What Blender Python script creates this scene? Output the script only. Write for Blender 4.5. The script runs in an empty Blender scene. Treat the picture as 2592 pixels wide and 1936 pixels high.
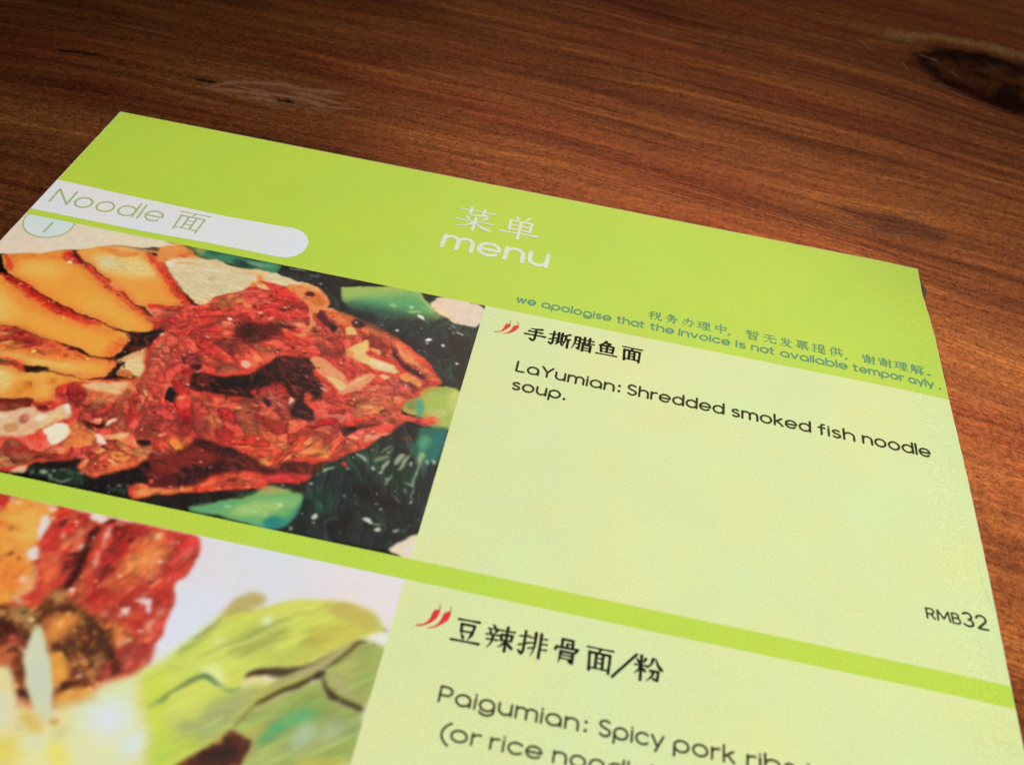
import bpy, bmesh, math, random
import numpy as np
from mathutils import Matrix, Vector
random.seed(5)
SC = bpy.context.scene
COL = SC.collection
MM = 0.001
CAN_Z = 0.0                      # printed face of the menu lies at z = 0, the table top 1.6 mm below
TABLE_Z = -1.6 * MM

# ------------------------------------------------------------------ camera (a phone held over the table)
CAM_R = np.array([[0.9793241, -0.1642088, -0.1181514],
                  [0.1990283, 0.6775145, 0.7080691],
                  [-0.0362219, -0.7169446, 0.6961885]])
D3 = np.diag([1., -1., -1.])
R_wc = (D3 @ CAM_R @ D3).T
cam = bpy.data.cameras.new('camera')
cam_ob = bpy.data.objects.new('camera', cam)
COL.objects.link(cam_ob)
M4 = Matrix([list(map(float, R_wc[i])) + [0.0] for i in range(3)] + [[0, 0, 0, 1]])
M4.translation = Vector((123.562 * MM, -215.989 * MM, 141.580 * MM))
cam_ob.matrix_world = M4
cam.sensor_fit = 'HORIZONTAL'
cam.sensor_width = 4.54
cam.lens = 4.54 * 2500 / 2592
cam.clip_start = 0.01
cam.clip_end = 20
cam.dof.use_dof = True
cam.dof.focus_distance = 0.222
cam.dof.aperture_fstop = 2.6
SC.camera = cam_ob

# ------------------------------------------------------------------ world: a dim room
w = bpy.data.worlds.new('World')
SC.world = w
w.use_nodes = True
w.node_tree.nodes['Background'].inputs[0].default_value = (0.50, 0.60, 0.75, 1)
w.node_tree.nodes['Background'].inputs[1].default_value = 0.012

# ------------------------------------------------------------------ lamps
def area(name, loc, target, size, power, colour, shape='DISK', size_y=None, spread=180):
    l = bpy.data.lights.new(name, 'AREA')
    l.shape = shape
    l.size = size
    if size_y: l.size_y = size_y
    l.energy = power
    l.color = colour
    l.spread = math.radians(spread)
    o = bpy.data.objects.new(name, l)
    COL.objects.link(o)
    o.location = loc
    o.rotation_euler = (Vector(target) - Vector(loc)).to_track_quat('-Z', 'Y').to_euler()
    return o
def spot(name, loc, target, power, colour, cone, blend, radius):
    l = bpy.data.lights.new(name, 'SPOT')
    l.energy = power
    l.color = colour
    l.spot_size = math.radians(cone)
    l.spot_blend = blend
    l.shadow_soft_size = radius
    o = bpy.data.objects.new(name, l)
    COL.objects.link(o)
    o.location = loc
    o.rotation_euler = (Vector(target) - Vector(loc)).to_track_quat('-Z', 'Y').to_euler()
    return o
# added unseen key spot: its cone covers the menu and dies out past it
spot('added_key_spot', (0.12, -0.20, 0.60), (0.094, -0.098, 0), 8.7, (1.0, 0.985, 1.04), 32.5, 0.34, 0.045)
# added warm panel out of view, shaped to put a sheen on the varnish
area('added_sheen_panel', (0.50, 1.04, 1.05), (0.15, 0.0, 0), 1.65, 11.0, (1.0, 0.78, 0.53), 'ELLIPSE', 0.64)
# added greenish fill from the right, tints that side of the menu
area('added_green_fill', (0.75, -0.30, 0.40), (0.2, -0.1, 0), 0.3, 2.2, (0.42, 1.0, 0.62))

SC.view_settings.view_transform = 'Standard'
SC.view_settings.look = 'None'
SC.view_settings.exposure = 0.0
SC.view_settings.gamma = 1.0

# ------------------------------------------------------------------ materials
def new_mat(name):
    m = bpy.data.materials.new(name)
    m.use_nodes = True
    nt = m.node_tree
    return m, nt, nt.nodes['Principled BSDF']
def N(nt, t, **kw):
    n = nt.nodes.new(t)
    for k, v in kw.items():
        setattr(n, k, v)
    return n
def math_(nt, op, a, b=None, c=None, clamp=False):
    n = nt.nodes.new('ShaderNodeMath')
    n.operation = op
    n.use_clamp = clamp
    for i, x in enumerate((a, b, c)):
        if x is None: continue
        if isinstance(x, (int, float)): n.inputs[i].default_value = x
        else: nt.links.new(x, n.inputs[i])
    return n.outputs[0]
def noise(nt, vec, scale, detail=2.0, rough=0.5, dims='3D'):
    n = nt.nodes.new('ShaderNodeTexNoise')
    n.noise_dimensions = dims
    n.inputs['Scale'].default_value = scale
    n.inputs['Detail'].default_value = detail
    n.inputs['Roughness'].default_value = rough
    nt.links.new(vec, n.inputs['Vector'])
    return n.outputs['Fac']
def mixc(nt, f, a, b, mode='MIX'):
    n = nt.nodes.new('ShaderNodeMix')
    n.data_type = 'RGBA'
    n.blend_type = mode
    for s, x in ((n.inputs[0], f), (n.inputs[6], a), (n.inputs[7], b)):
        if isinstance(x, (int, float)): s.default_value = x
        elif isinstance(x, tuple): s.default_value = (*x, 1) if len(x) == 3 else x
        else: nt.links.new(x, s)
    return n.outputs[2]
def remap(nt, x, a, b, c=0.0, d=1.0):
    n = nt.nodes.new('ShaderNodeMapRange')
    n.interpolation_type = 'SMOOTHSTEP'
    nt.links.new(x, n.inputs[0])
    for i, v in enumerate((a, b, c, d)): n.inputs[i + 1].default_value = v
    return n.outputs[0]
def coords(nt):
    g = nt.nodes.new('ShaderNodeNewGeometry')
    v = nt.nodes.new('ShaderNodeVectorMath')
    v.operation = 'SCALE'
    v.inputs['Scale'].default_value = 1000.0
    nt.links.new(g.outputs['Position'], v.inputs[0])
    return v.outputs[0]            # millimetres

def paper(name, colour, mottle=0.05, grain=0.50, rough=0.42, spec=0.35, attr=None):
    """Coated paper: ink colour with the mottle and fine tooth of print on matt stock."""
    m, nt, b = new_mat(name)
    P = coords(nt)
    base = colour
    if attr:
        a = N(nt, 'ShaderNodeVertexColor')
        a.layer_name = attr
        base = a.outputs['Color']
    n1 = noise(nt, P, 0.06, 4, 0.55)
    n2 = noise(nt, P, 3.4, 3, 0.8)
    n3 = noise(nt, P, 0.35, 3, 0.6)
    f = math_(nt, 'ADD', math_(nt, 'MULTIPLY', math_(nt, 'SUBTRACT', n1, 0.5), mottle * 2),
              math_(nt, 'MULTIPLY', math_(nt, 'SUBTRACT', n2, 0.5), grain * 2))
    f = math_(nt, 'ADD', f, math_(nt, 'MULTIPLY', math_(nt, 'SUBTRACT', n3, 0.5), mottle))
    f = math_(nt, 'ADD', f, 1.0)
    c = nt.nodes.new('ShaderNodeVectorMath')
    c.operation = 'SCALE'
    if isinstance(base, tuple): c.inputs[0].default_value = base
    else: nt.links.new(base, c.inputs[0])
    nt.links.new(f, c.inputs['Scale'])
    # chroma speckle of the screen print
    n4 = noise(nt, P, 3.1, 2, 0.6)
    tint = mixc(nt, math_(nt, 'MULTIPLY_ADD', math_(nt, 'SUBTRACT', n4, 0.5), 3.0, 0.5, clamp=True), (1.03, 0.985, 1.0), (0.975, 1.01, 1.0))
    col = mixc(nt, 1.0, c.outputs[0], tint, 'MULTIPLY')
    n5 = noise(nt, P, 0.045, 3, 0.6)
    drift = mixc(nt, math_(nt, 'MULTIPLY_ADD', math_(nt, 'SUBTRACT', n5, 0.5), 3.2, 0.5, clamp=True), (1.035, 0.99, 0.93), (0.955, 1.01, 1.05))
    col = mixc(nt, 1.0, col, drift, 'MULTIPLY')
    nt.links.new(col, b.inputs['Base Color'])
    b.inputs['Roughness'].default_value = rough
    b.inputs['Specular IOR Level'].default_value = spec
    bp = N(nt, 'ShaderNodeBump')
    bp.inputs['Strength'].default_value = 0.025
    bp.inputs['Distance'].default_value = 0.00005
    nt.links.new(n2, bp.inputs['Height'])
    nt.links.new(bp.outputs[0], b.inputs['Normal'])
    return m

MAT = {
    'green': paper('header_green', (0.54, 0.71, 0.070)),
    'cream': paper('panel_cream', (0.76, 0.80, 0.42)),
    'white': paper('tab_white', (0.84, 0.82, 0.90), 0.03),
    'stock': paper('paper_stock', (0.66, 0.66, 0.56), 0.1),
    'worn': paper('worn_board', (0.11, 0.085, 0.055), 0.5, 0.3, 0.9, 0.1),
    'photo': paper('photo_print', (1, 1, 1), 0.02, 0.11, 0.40, 0.35, attr='print'),
    'tab_ink': paper('tab_ink', (0.44, 0.52, 0.25)),
    'title_ink': paper('title_ink', (0.80, 0.80, 0.72)),
    'notice_ink': paper('notice_ink', (0.085, 0.30, 0.19)),
    'text_ink': paper('text_ink', (0.036, 0.033, 0.011), rough=0.6, spec=0.15),
    'heading_ink': paper('heading_ink', (0.012, 0.008, 0.005), rough=0.6, spec=0.12),
    'red_ink': paper('red_ink', (0.82, 0.022, 0.040)),
    'stem_ink': paper('stem_ink', (0.42, 0.30, 0.12)),
    'badge': paper('badge_white', (0.74, 0.80, 0.84), 0.03),
}

def wood():
    m, nt, b = new_mat('varnished_wood')
    P = coords(nt)
    s = N(nt, 'ShaderNodeSeparateXYZ')
    nt.links.new(P, s.inputs[0])
    X, Y = s.outputs[0], s.outputs[1]
    # grain lines drift down to the right
    g = math_(nt, 'ADD', Y, math_(nt, 'MULTIPLY', math_(nt, 'MULTIPLY', X, X), 0.00037))
    lowv = N(nt, 'ShaderNodeCombineXYZ')
    nt.links.new(math_(nt, 'MULTIPLY', X, 0.006), lowv.inputs[0])
    nt.links.new(math_(nt, 'MULTIPLY', g, 0.016), lowv.inputs[1])
    low = noise(nt, lowv.outputs[0], 1.0, 3, 0.5)
    g = math_(nt, 'ADD', g, math_(nt, 'MULTIPLY', math_(nt, 'SUBTRACT', low, 0.5), 26.0))
    masks = []
    for (kx, ky, rx, ry, a) in ((258, 124, 38, 26, 0.9), (206, 21, 22, 7, 0.8), (33, 26, 24, 9, 0.7)):
        dx = math_(nt, 'DIVIDE', math_(nt, 'SUBTRACT', X, kx), rx)
        dyr = math_(nt, 'ADD', math_(nt, 'SUBTRACT', Y, ky), math_(nt, 'MULTIPLY', math_(nt, 'SUBTRACT', X, kx), 0.00037 * 2 * kx))
        dy = math_(nt, 'DIVIDE', dyr, ry)
        r2 = math_(nt, 'ADD', math_(nt, 'MULTIPLY', dx, dx), math_(nt, 'MULTIPLY', dy, dy))
        e = math_(nt, 'EXPONENT', math_(nt, 'MULTIPLY', r2, -1.0))
        g = math_(nt, 'SUBTRACT', g, math_(nt, 'MULTIPLY', math_(nt, 'MULTIPLY', e, dyr), a))
        masks.append((r2, e, dx, dy))
    def streak(sx, sy, detail, off):
        c = N(nt, 'ShaderNodeCombineXYZ')
        nt.links.new(math_(nt, 'MULTIPLY', X, sx), c.inputs[0])
        nt.links.new(math_(nt, 'MULTIPLY', g, sy), c.inputs[1])
        c.inputs[2].default_value = off
        return noise(nt, c.outputs[0], 1.0, detail, 0.55)
    s1 = streak(0.006, 0.055, 3, 0.0)      # broad bands
    s2 = streak(0.012, 0.30, 3, 4.0)       # rings
    s3 = streak(0.030, 1.1, 3, 9.0)        # fine lines
    s4 = streak(0.22, 2.6, 2, 15.0)        # pores
    f = math_(nt, 'MULTIPLY', math_(nt, 'SUBTRACT', s1, 0.5), 1.1)
    f = math_(nt, 'ADD', f, math_(nt, 'MULTIPLY', math_(nt, 'SUBTRACT', s2, 0.5), 0.8))
    f = math_(nt, 'ADD', f, math_(nt, 'MULTIPLY', math_(nt, 'SUBTRACT', s3, 0.5), 0.55))
    f = math_(nt, 'ADD', f, math_(nt, 'MULTIPLY', math_(nt, 'SUBTRACT', s4, 0.5), 0.45))
    f = math_(nt, 'ADD', f, 0.5, clamp=True)
    ramp = N(nt, 'ShaderNodeValToRGB')
    cr = ramp.color_ramp
    cr.elements[0].position = 0.0
    cr.elements[0].color = (0.035, 0.010, 0.004, 1)
    cr.elements[1].position = 1.0
    cr.elements[1].color = (0.42, 0.165, 0.045, 1)
    for p, c in ((0.3, (0.105, 0.030, 0.011)), (0.55, (0.19, 0.058, 0.018)), (0.78, (0.28, 0.098, 0.027))):
        q = cr.elements.new(p)
        q.color = (*c, 1)
    nt.links.new(f, ramp.inputs[0])
    col = ramp.outputs[0]
    # red heart patches
    rp = streak(0.010, 0.040, 2, 31.0)
    col = mixc(nt, remap(nt, rp, 0.48, 0.66, 0, 0.55), col, mixc(nt, 1.0, col, (1.0, 0.62, 0.75), 'MULTIPLY'))
    # knots: charred dark core with a reddish eye and a paler rim
    r2, e, dx, dy = masks[0]
    wob = math_(nt, 'MULTIPLY', math_(nt, 'SUBTRACT', noise(nt, P, 0.09, 4, 0.6), 0.5), 0.9)
    rr = math_(nt, 'ADD', r2, wob)
    core = remap(nt, rr, 0.50, 0.95, 1.0, 0.0)
    col = mixc(nt, core, col, (0.006, 0.004, 0.003))
    eyen = remap(nt, noise(nt, P, 0.06, 4, 0.65), 0.40, 0.56, 0, 1)
    eye = math_(nt, 'MULTIPLY', remap(nt, rr, 0.25, 0.60, 1.0, 0.0), eyen)
    col = mixc(nt, math_(nt, 'MULTIPLY', eye, 0.8), col, (0.085, 0.034, 0.018))
    rim = math_(nt, 'MULTIPLY', remap(nt, rr, 0.95, 1.15, 0, 1), remap(nt, rr, 1.25, 1.6, 1, 0))
    rim = math_(nt, 'MULTIPLY', rim, remap(nt, dy, 0.2, 0.7, 0, 1))
    col = mixc(nt, math_(nt, 'MULTIPLY', rim, 0.8), col, (0.24, 0.15, 0.07))
    for i, (lo, hi, k, cc) in ((1, (0.05, 0.9, 0.75, (0.045, 0.016, 0.008))), (2, (0.10, 1.0, 0.35, (0.20, 0.095, 0.05)))):
        r2, e, dx, dy = masks[i]
        rr = math_(nt, 'ADD', r2, math_(nt, 'MULTIPLY', math_(nt, 'SUBTRACT', noise(nt, P, 0.16, 4, 0.7), 0.5), 1.6))
        mk = remap(nt, rr, lo, hi, k, 0.0)
        col = mixc(nt, mk, col, cc)
    # speckle of the open pores and dust in the varnish
    fine = noise(nt, P, 2.2, 3, 0.7)
    f2_ = noise(nt, P, 0.9, 2, 0.6)
    fine = math_(nt, 'ADD', math_(nt, 'MULTIPLY', fine, 0.6), math_(nt, 'MULTIPLY', f2_, 0.4))
    fs = math_(nt, 'MULTIPLY_ADD', math_(nt, 'SUBTRACT', fine, 0.5), 4.4, 1.0)
    v = N(nt, 'ShaderNodeVectorMath')
    v.operation = 'SCALE'
    nt.links.new(col, v.inputs[0])
    nt.links.new(fs, v.inputs['Scale'])
    nt.links.new(v.outputs[0], b.inputs['Base Color'])
    rg = math_(nt, 'MULTIPLY_ADD', s2, 0.16, 0.17)
    nt.links.new(rg, b.inputs['Roughness'])
    b.inputs['IOR'].default_value = 1.45
    b.inputs['Metallic'].default_value = 0.42      # chatoyance: the figure of the wood glows in its own colour
    sp = math_(nt, 'MULTIPLY', math_(nt, 'MULTIPLY_ADD', f, 0.9, 0.05), math_(nt, 'MULTIPLY_ADD', core, -0.93, 1.0))
    sp = math_(nt, 'MULTIPLY', sp, math_(nt, 'MULTIPLY_ADD', math_(nt, 'SUBTRACT', fine, 0.5), 2.4, 1.0, clamp=False), clamp=True)
    nt.links.new(sp, b.inputs['Specular IOR Level'])
    b.inputs['Specular Tint'].default_value = (1.0, 0.28, 0.07, 1)   # orange shellac
    h = math_(nt, 'ADD', math_(nt, 'MULTIPLY', s3, 0.5), math_(nt, 'MULTIPLY', fine, 0.35))
    h = math_(nt, 'ADD', h, math_(nt, 'MULTIPLY', s4, 0.3))
    h = math_(nt, 'ADD', h, math_(nt, 'MULTIPLY', s2, 0.8))
    bp = N(nt, 'ShaderNodeBump')
    bp.inputs['Strength'].default_value = 0.28
    bp.inputs['Distance'].default_value = 0.0003
    nt.links.new(h, bp.inputs['Height'])
    nt.links.new(bp.outputs[0], b.inputs['Normal'])
    return m
WOOD = wood()
def plain(name, colour, rough, var=0.4):
    m, nt, b = new_mat(name)
    P = coords(nt)
    n = noise(nt, P, 0.8, 4, 0.6)
    col = mixc(nt, n, tuple(c * (1 - var) for c in colour), tuple(min(1, c * (1 + var)) for c in colour))
    nt.links.new(col, b.inputs['Base Color'])
    b.inputs['Roughness'].default_value = rough
    return m
SPL = plain('torn_wood', (0.17, 0.10, 0.065), 0.8, 0.8)
SPL.node_tree.nodes['Principled BSDF'].inputs['Specular IOR Level'].default_value = 0.15
SCUFF = plain('scuffed_varnish', (0.175, 0.070, 0.040), 0.8, 0.8)
SCUFF.node_tree.nodes['Principled BSDF'].inputs['Specular IOR Level'].default_value = 0.1
CRK = plain('crack_dark', (0.010, 0.005, 0.003), 1.0)
CRK.node_tree.nodes['Principled BSDF'].inputs['Specular IOR Level'].default_value = 0.05

# ------------------------------------------------------------------ object helpers
def obj(name, verts, faces, mat, parent=None, label=None, smooth=False):
    me = bpy.data.meshes.new(name)
    me.from_pydata([tuple(map(float, v)) for v in verts], [], [tuple(map(int, f)) for f in faces])
    me.materials.append(mat)
    if smooth:
        me.polygons.foreach_set('use_smooth', [True] * len(me.polygons))
    me.update()
    o = bpy.data.objects.new(name, me)
    COL.objects.link(o)
    if parent: o.parent = parent
    if label: o['label'] = label
    return o
def root(name, label, cat):
    o = bpy.data.objects.new(name, None)
    COL.objects.link(o)
    o.empty_display_size = 0.02
    o['label'] = label
    o['category'] = cat
    return o

# ------------------------------------------------------------------ table
table = root('wooden_table', 'dark red brown varnished wooden table with knots and scratches under the menu', 'table')
bm = bmesh.new()
x0, x1, y0, y1, th = -0.55, 0.75, -0.55, 0.60, 0.035
bmesh.ops.create_cube(bm, size=1.0)
for v in bm.verts:
    v.co.x = (x0 + x1) / 2 + v.co.x * (x1 - x0)
    v.co.y = (y0 + y1) / 2 + v.co.y * (y1 - y0)
    v.co.z = TABLE_Z - th / 2 + v.co.z * th
bmesh.ops.bevel(bm, geom=list(bm.edges), offset=0.004, segments=3, affect='EDGES')
me = bpy.data.meshes.new('tabletop')
bm.to_mesh(me)
bm.free()
me.materials.append(WOOD)
top = bpy.data.objects.new('tabletop', me)
COL.objects.link(top)
top.parent = table

CREASE_X = [200.12][0]
def zs(x, y):
    """Height (mm) of the printed face: flat, bent down a little past the crease along the right margin."""
    return -max(0.0, x - CREASE_X) * 0.030
def P3(x, y, lift):
    return (x * MM, -y * MM, (zs(x, y) + lift) * MM)

def dense(pts, per=6, closed=False):
    pts = [np.array(p, float) for p in pts]
    n = len(pts)
    out = []
    rng = range(n) if closed else range(n - 1)
    for i in rng:
        if closed: a, b_, c, d = pts[i - 1], pts[i], pts[(i + 1) % n], pts[(i + 2) % n]
        else: a, b_, c, d = pts[max(i - 1, 0)], pts[i], pts[i + 1], pts[min(i + 2, n - 1)]
        for k in range(per):
            t = k / per
            out.append(0.5 * ((2 * b_) + (-a + c) * t + (2 * a - 5 * b_ + 4 * c - d) * t * t + (-a + 3 * b_ - 3 * c + d) * t ** 3))
    if not closed: out.append(pts[-1])
    return out

# splinters and cracks in the wood, each one a sliver standing on the board
def sliver(name, pts, width, height, mat):
    P = dense(pts, 5)
    n = len(P)
    V, F = [], []
    for i, p in enumerate(P):
        t = i / (n - 1)
        a = P[min(i + 1, n - 1)] - P[max(i - 1, 0)]
        a = a / (np.linalg.norm(a) + 1e-9)
        nn = np.array([-a[1], a[0]])
        wv = width * (0.08 + math.sin(math.pi * min(1, max(0, t))) ** 0.7) * random.uniform(0.6, 1.3)
        for s, h in ((-1, 0.02), (0, height), (1, 0.02)):
            q = p + nn * s * wv
            V.append((q[0] * MM, -q[1] * MM, TABLE_Z + h * MM * (1 if s else random.uniform(0.6, 1.2))))
    for i in range(n - 1):
        k = i * 3
        F += [(k, k + 3, k + 4, k + 1), (k + 1, k + 4, k + 5, k + 2)]
    return obj(name, V, F, mat, table, smooth=True)
for i, p in enumerate([[[13.77,-21.74],[19.47,-27.59],[26.6,-30.1],[34.87,-31.49]],[[19.93,-26.36],[30.19,-25.64],[39.98,-26.14],[48.38,-24.72],[57.09,-26.56]],[[25.29,-20.91],[31.38,-22.27],[34.97,-21.4]],[[15.14,-21.61],[22.9,-23.79],[32.57,-24.53]],[[35.7,-29.0],[42.53,-28.56],[51.56,-27.35]],[[25.16,-30.36],[33.39,-31.89],[40.36,-31.18]],[[34.02,-30.01],[43.41,-32.14],[51.11,-33.43]],[[203.24,-15.28],[207.01,-15.92],[210.8,-16.56]],[[197.73,-15.78],[202.13,-16.53]],[[218.24,-20.95],[221.41,-21.26]],[[209.74,-28.13],[214.85,-28.19]],[[227.22,-134.47],[230.71,-133.19],[235.34,-131.48]],[[238.03,-125.43],[240.11,-121.03],[242.11,-114.17],[245.19,-109.6]],[[220.93,-126.29],[222.41,-118.9]],[[227.27,-114.01],[231.02,-113.0],[235.59,-112.35]],[[206.68,-137.87],[210.87,-130.24]],[[216.85,-148.22],[219.27,-147.31]],[[191.05,-17.66],[195.99,-17.16]]]):
    if i < 7: sliver('scuff', p, 0.95, 0.04, SCUFF)
    else: sliver('splinter', p[:2] if len(p) > 3 else p, 0.34, 0.10, SPL)
for p in [[[-31.31,-26.69],[-25.81,-27.85],[-17.19,-28.25]],[[8.87,-25.64],[13.46,-25.83],[15.43,-25.93]],[[33.78,-22.96],[36.88,-23.53],[39.03,-23.02]]]: sliver('crack', p, 0.7, 0.03, CRK)

# ------------------------------------------------------------------ the menu
menu = root('menu', 'lime green and cream printed restaurant menu with two dish photos lying on the table', 'menu')
H1, B1, B2, XP = 47.86, 117.75, 121.95, 106.42
B3, B4, END = 190.0, 194.2, 232.0
REDGE = [[209.52,0.83],[209.31,10.59],[209.72,17.44],[210.12,25.33],[210.17,46.3],[210.45,69.91],[210.32,95.37],[209.92,116.72],[209.77,128.18]]
def right(y):
    if y <= REDGE[0][1]: return REDGE[0][0]
    for (xa, ya), (xb, yb) in zip(REDGE, REDGE[1:]):
        if ya <= y <= yb: return xa + (xb - xa) * (y - ya) / (yb - ya)
    return REDGE[-1][0]
def jag(y, k):
    return 0.035 * math.sin(y * 1.7 + k) * math.sin(y * 0.61 + 2 * k) + 0.015 * math.sin(y * 5.3 + k)

def sheet(name, xa, xb, ya, yb, mat, lift, label=None, step=4.0, inset=0.0):
    """A printed area as a thin sheet; xb None means it runs to the (slightly worn) right edge."""
    ys = list(np.arange(ya, yb, step)) + [yb]
    fr = list(np.linspace(0, 1, 2))
    V, F = [], []
    rows = []
    for y in ys:
        r = right(y) - inset + jag(y, 0.3) if xb is None else xb
        l = xa
        xs = [l] + ([CREASE_X] if l < CREASE_X < r else []) + [r]
        rows.append(len(xs))
        for x in xs: V.append(P3(x, y, lift))
    c = rows[0]
    for i in range(len(ys) - 1):
        for j in range(c - 1):
            a = i * c + j
            F.append((a, a + c, a + c + 1, a + 1))
    return obj(name, V, F, mat, menu, label)

# board under the print: front sheet, core and back sheet, each a thin slab with a real edge
def slab(name, grow, ztop, zbot, mat, k, label=None):
    ys = list(np.arange(0 - grow, END, 2.0)) + [END]
    V, F = [], []
    for y in ys:
        l = -grow + jag(y, k) * 0.5
        r = right(y) + grow + jag(y, k + 2)
        for x in (l, CREASE_X, r):
            V.append(P3(x, y, ztop))
        for x in (l, CREASE_X, r):
            p = P3(x, y, zbot)
            V.append((p[0], p[1], max(p[2], TABLE_Z + 0.00003)))
    n = len(ys)
    for i in range(n - 1):
        a, b_ = i * 6, (i + 1) * 6
        F += [(a, b_, b_ + 1, a + 1), (a + 1, b_ + 1, b_ + 2, a + 2),
              (a + 4, b_ + 4, b_ + 3, a + 3), (a + 5, b_ + 5, b_ + 4, a + 4),
              (a, a + 3, b_ + 3, b_), (a + 2, b_ + 2, b_ + 5, a + 5)]
    F += [(0, 1, 4, 3), (1, 2, 5, 4)]
    e = (n - 1) * 6
    F += [(e, e + 3, e + 4, e + 1), (e + 1, e + 4, e + 5, e + 2)]
    return obj(name, V, F, mat, menu, label)
slab('front_sheet', 0.0, -0.02, -0.35, MAT['stock'], 0.3)
slab('core_board', -0.25, -0.36, -1.0, MAT['stock'], 1.9)
slab('back_sheet', 0.10, -1.01, -1.5, MAT['stock'], 4.1)

sheet('header_band', 0.12, None, 0.12, H1, MAT['green'], 0.0, 'lime green header band', inset=0.08)
sheet('text_panel', XP, None, H1, B1, MAT['cream'], 0.0, 'cream panel of the first dish', inset=0.08)
sheet('divider_band', 0.12, None, B1, B2, MAT['green'], 0.0, 'lime green band between the dishes', inset=0.08)
sheet('text_panel', XP, None, B2, B3, MAT['cream'], 0.0, 'cream panel of the second dish', inset=0.08)
sheet('divider_band', 0.12, None, B3, B4, MAT['green'], 0.0, inset=0.08)
sheet('text_panel', 0.12, None, B4, END, MAT['cream'], 0.0, inset=0.08)

def flat_poly(name, pts, mat, parent, lift, label=None):
    return obj(name, [P3(p[0], p[1], lift) for p in pts], [tuple(range(len(pts)))[::-1]], mat, parent, label)

# torn scraps of board at the right edge
wp = [[209.42,0.74],[210.0,0.96],[210.23,5.61],[211.08,6.9],[210.79,9.33],[210.07,11.09],[209.11,9.48]]
V = [(p[0] * MM, -p[1] * MM, TABLE_Z + (0.5 + 0.25 * random.random()) * MM) for p in wp] + [(p[0] * MM, -p[1] * MM, TABLE_Z + 0.05 * MM) for p in wp]
n = len(wp)
obj('worn_corner', V, [tuple(range(n))[::-1]] + [(i, (i + 1) % n, n + (i + 1) % n, n + i) for i in range(n)], MAT['worn'], menu, 'dark frayed corner of the board')

# ------------------------------------------------------------------ painted prints (flat colour print of the food photographs)
def lin(c):
    c = np.asarray(c, float)
    return np.where(c <= 0.04045, c / 12.92, ((c + 0.055) / 1.055) ** 2.4)
def vnoise(rng, X, Y, cell):
    """Smooth value noise on the page, cell size in mm."""
    x = X / cell + 50
    y = Y / cell + 50
    nx, ny = int(x.max()) + 4, int(y.max()) + 4
    g = rng.random((ny, nx))
    xi, yi = np.floor(x).astype(int), np.floor(y).astype(int)
    fx, fy = x - xi, y - yi
    fx, fy = fx * fx * (3 - 2 * fx), fy * fy * (3 - 2 * fy)
    return (g[yi, xi] * (1 - fx) * (1 - fy) + g[yi, xi + 1] * fx * (1 - fy) + g[yi + 1, xi] * (1 - fx) * fy + g[yi + 1, xi + 1] * fx * fy) - 0.5
def chaikin(p, k):
    q = []
    n = len(p)
    for i in range(n):
        a, b_ = p[i], p[(i + 1) % n]
        q.append(a * (1 - k) + b_ * k)
        q.append(a * k + b_ * (1 - k))
    return np.array(q)
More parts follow.
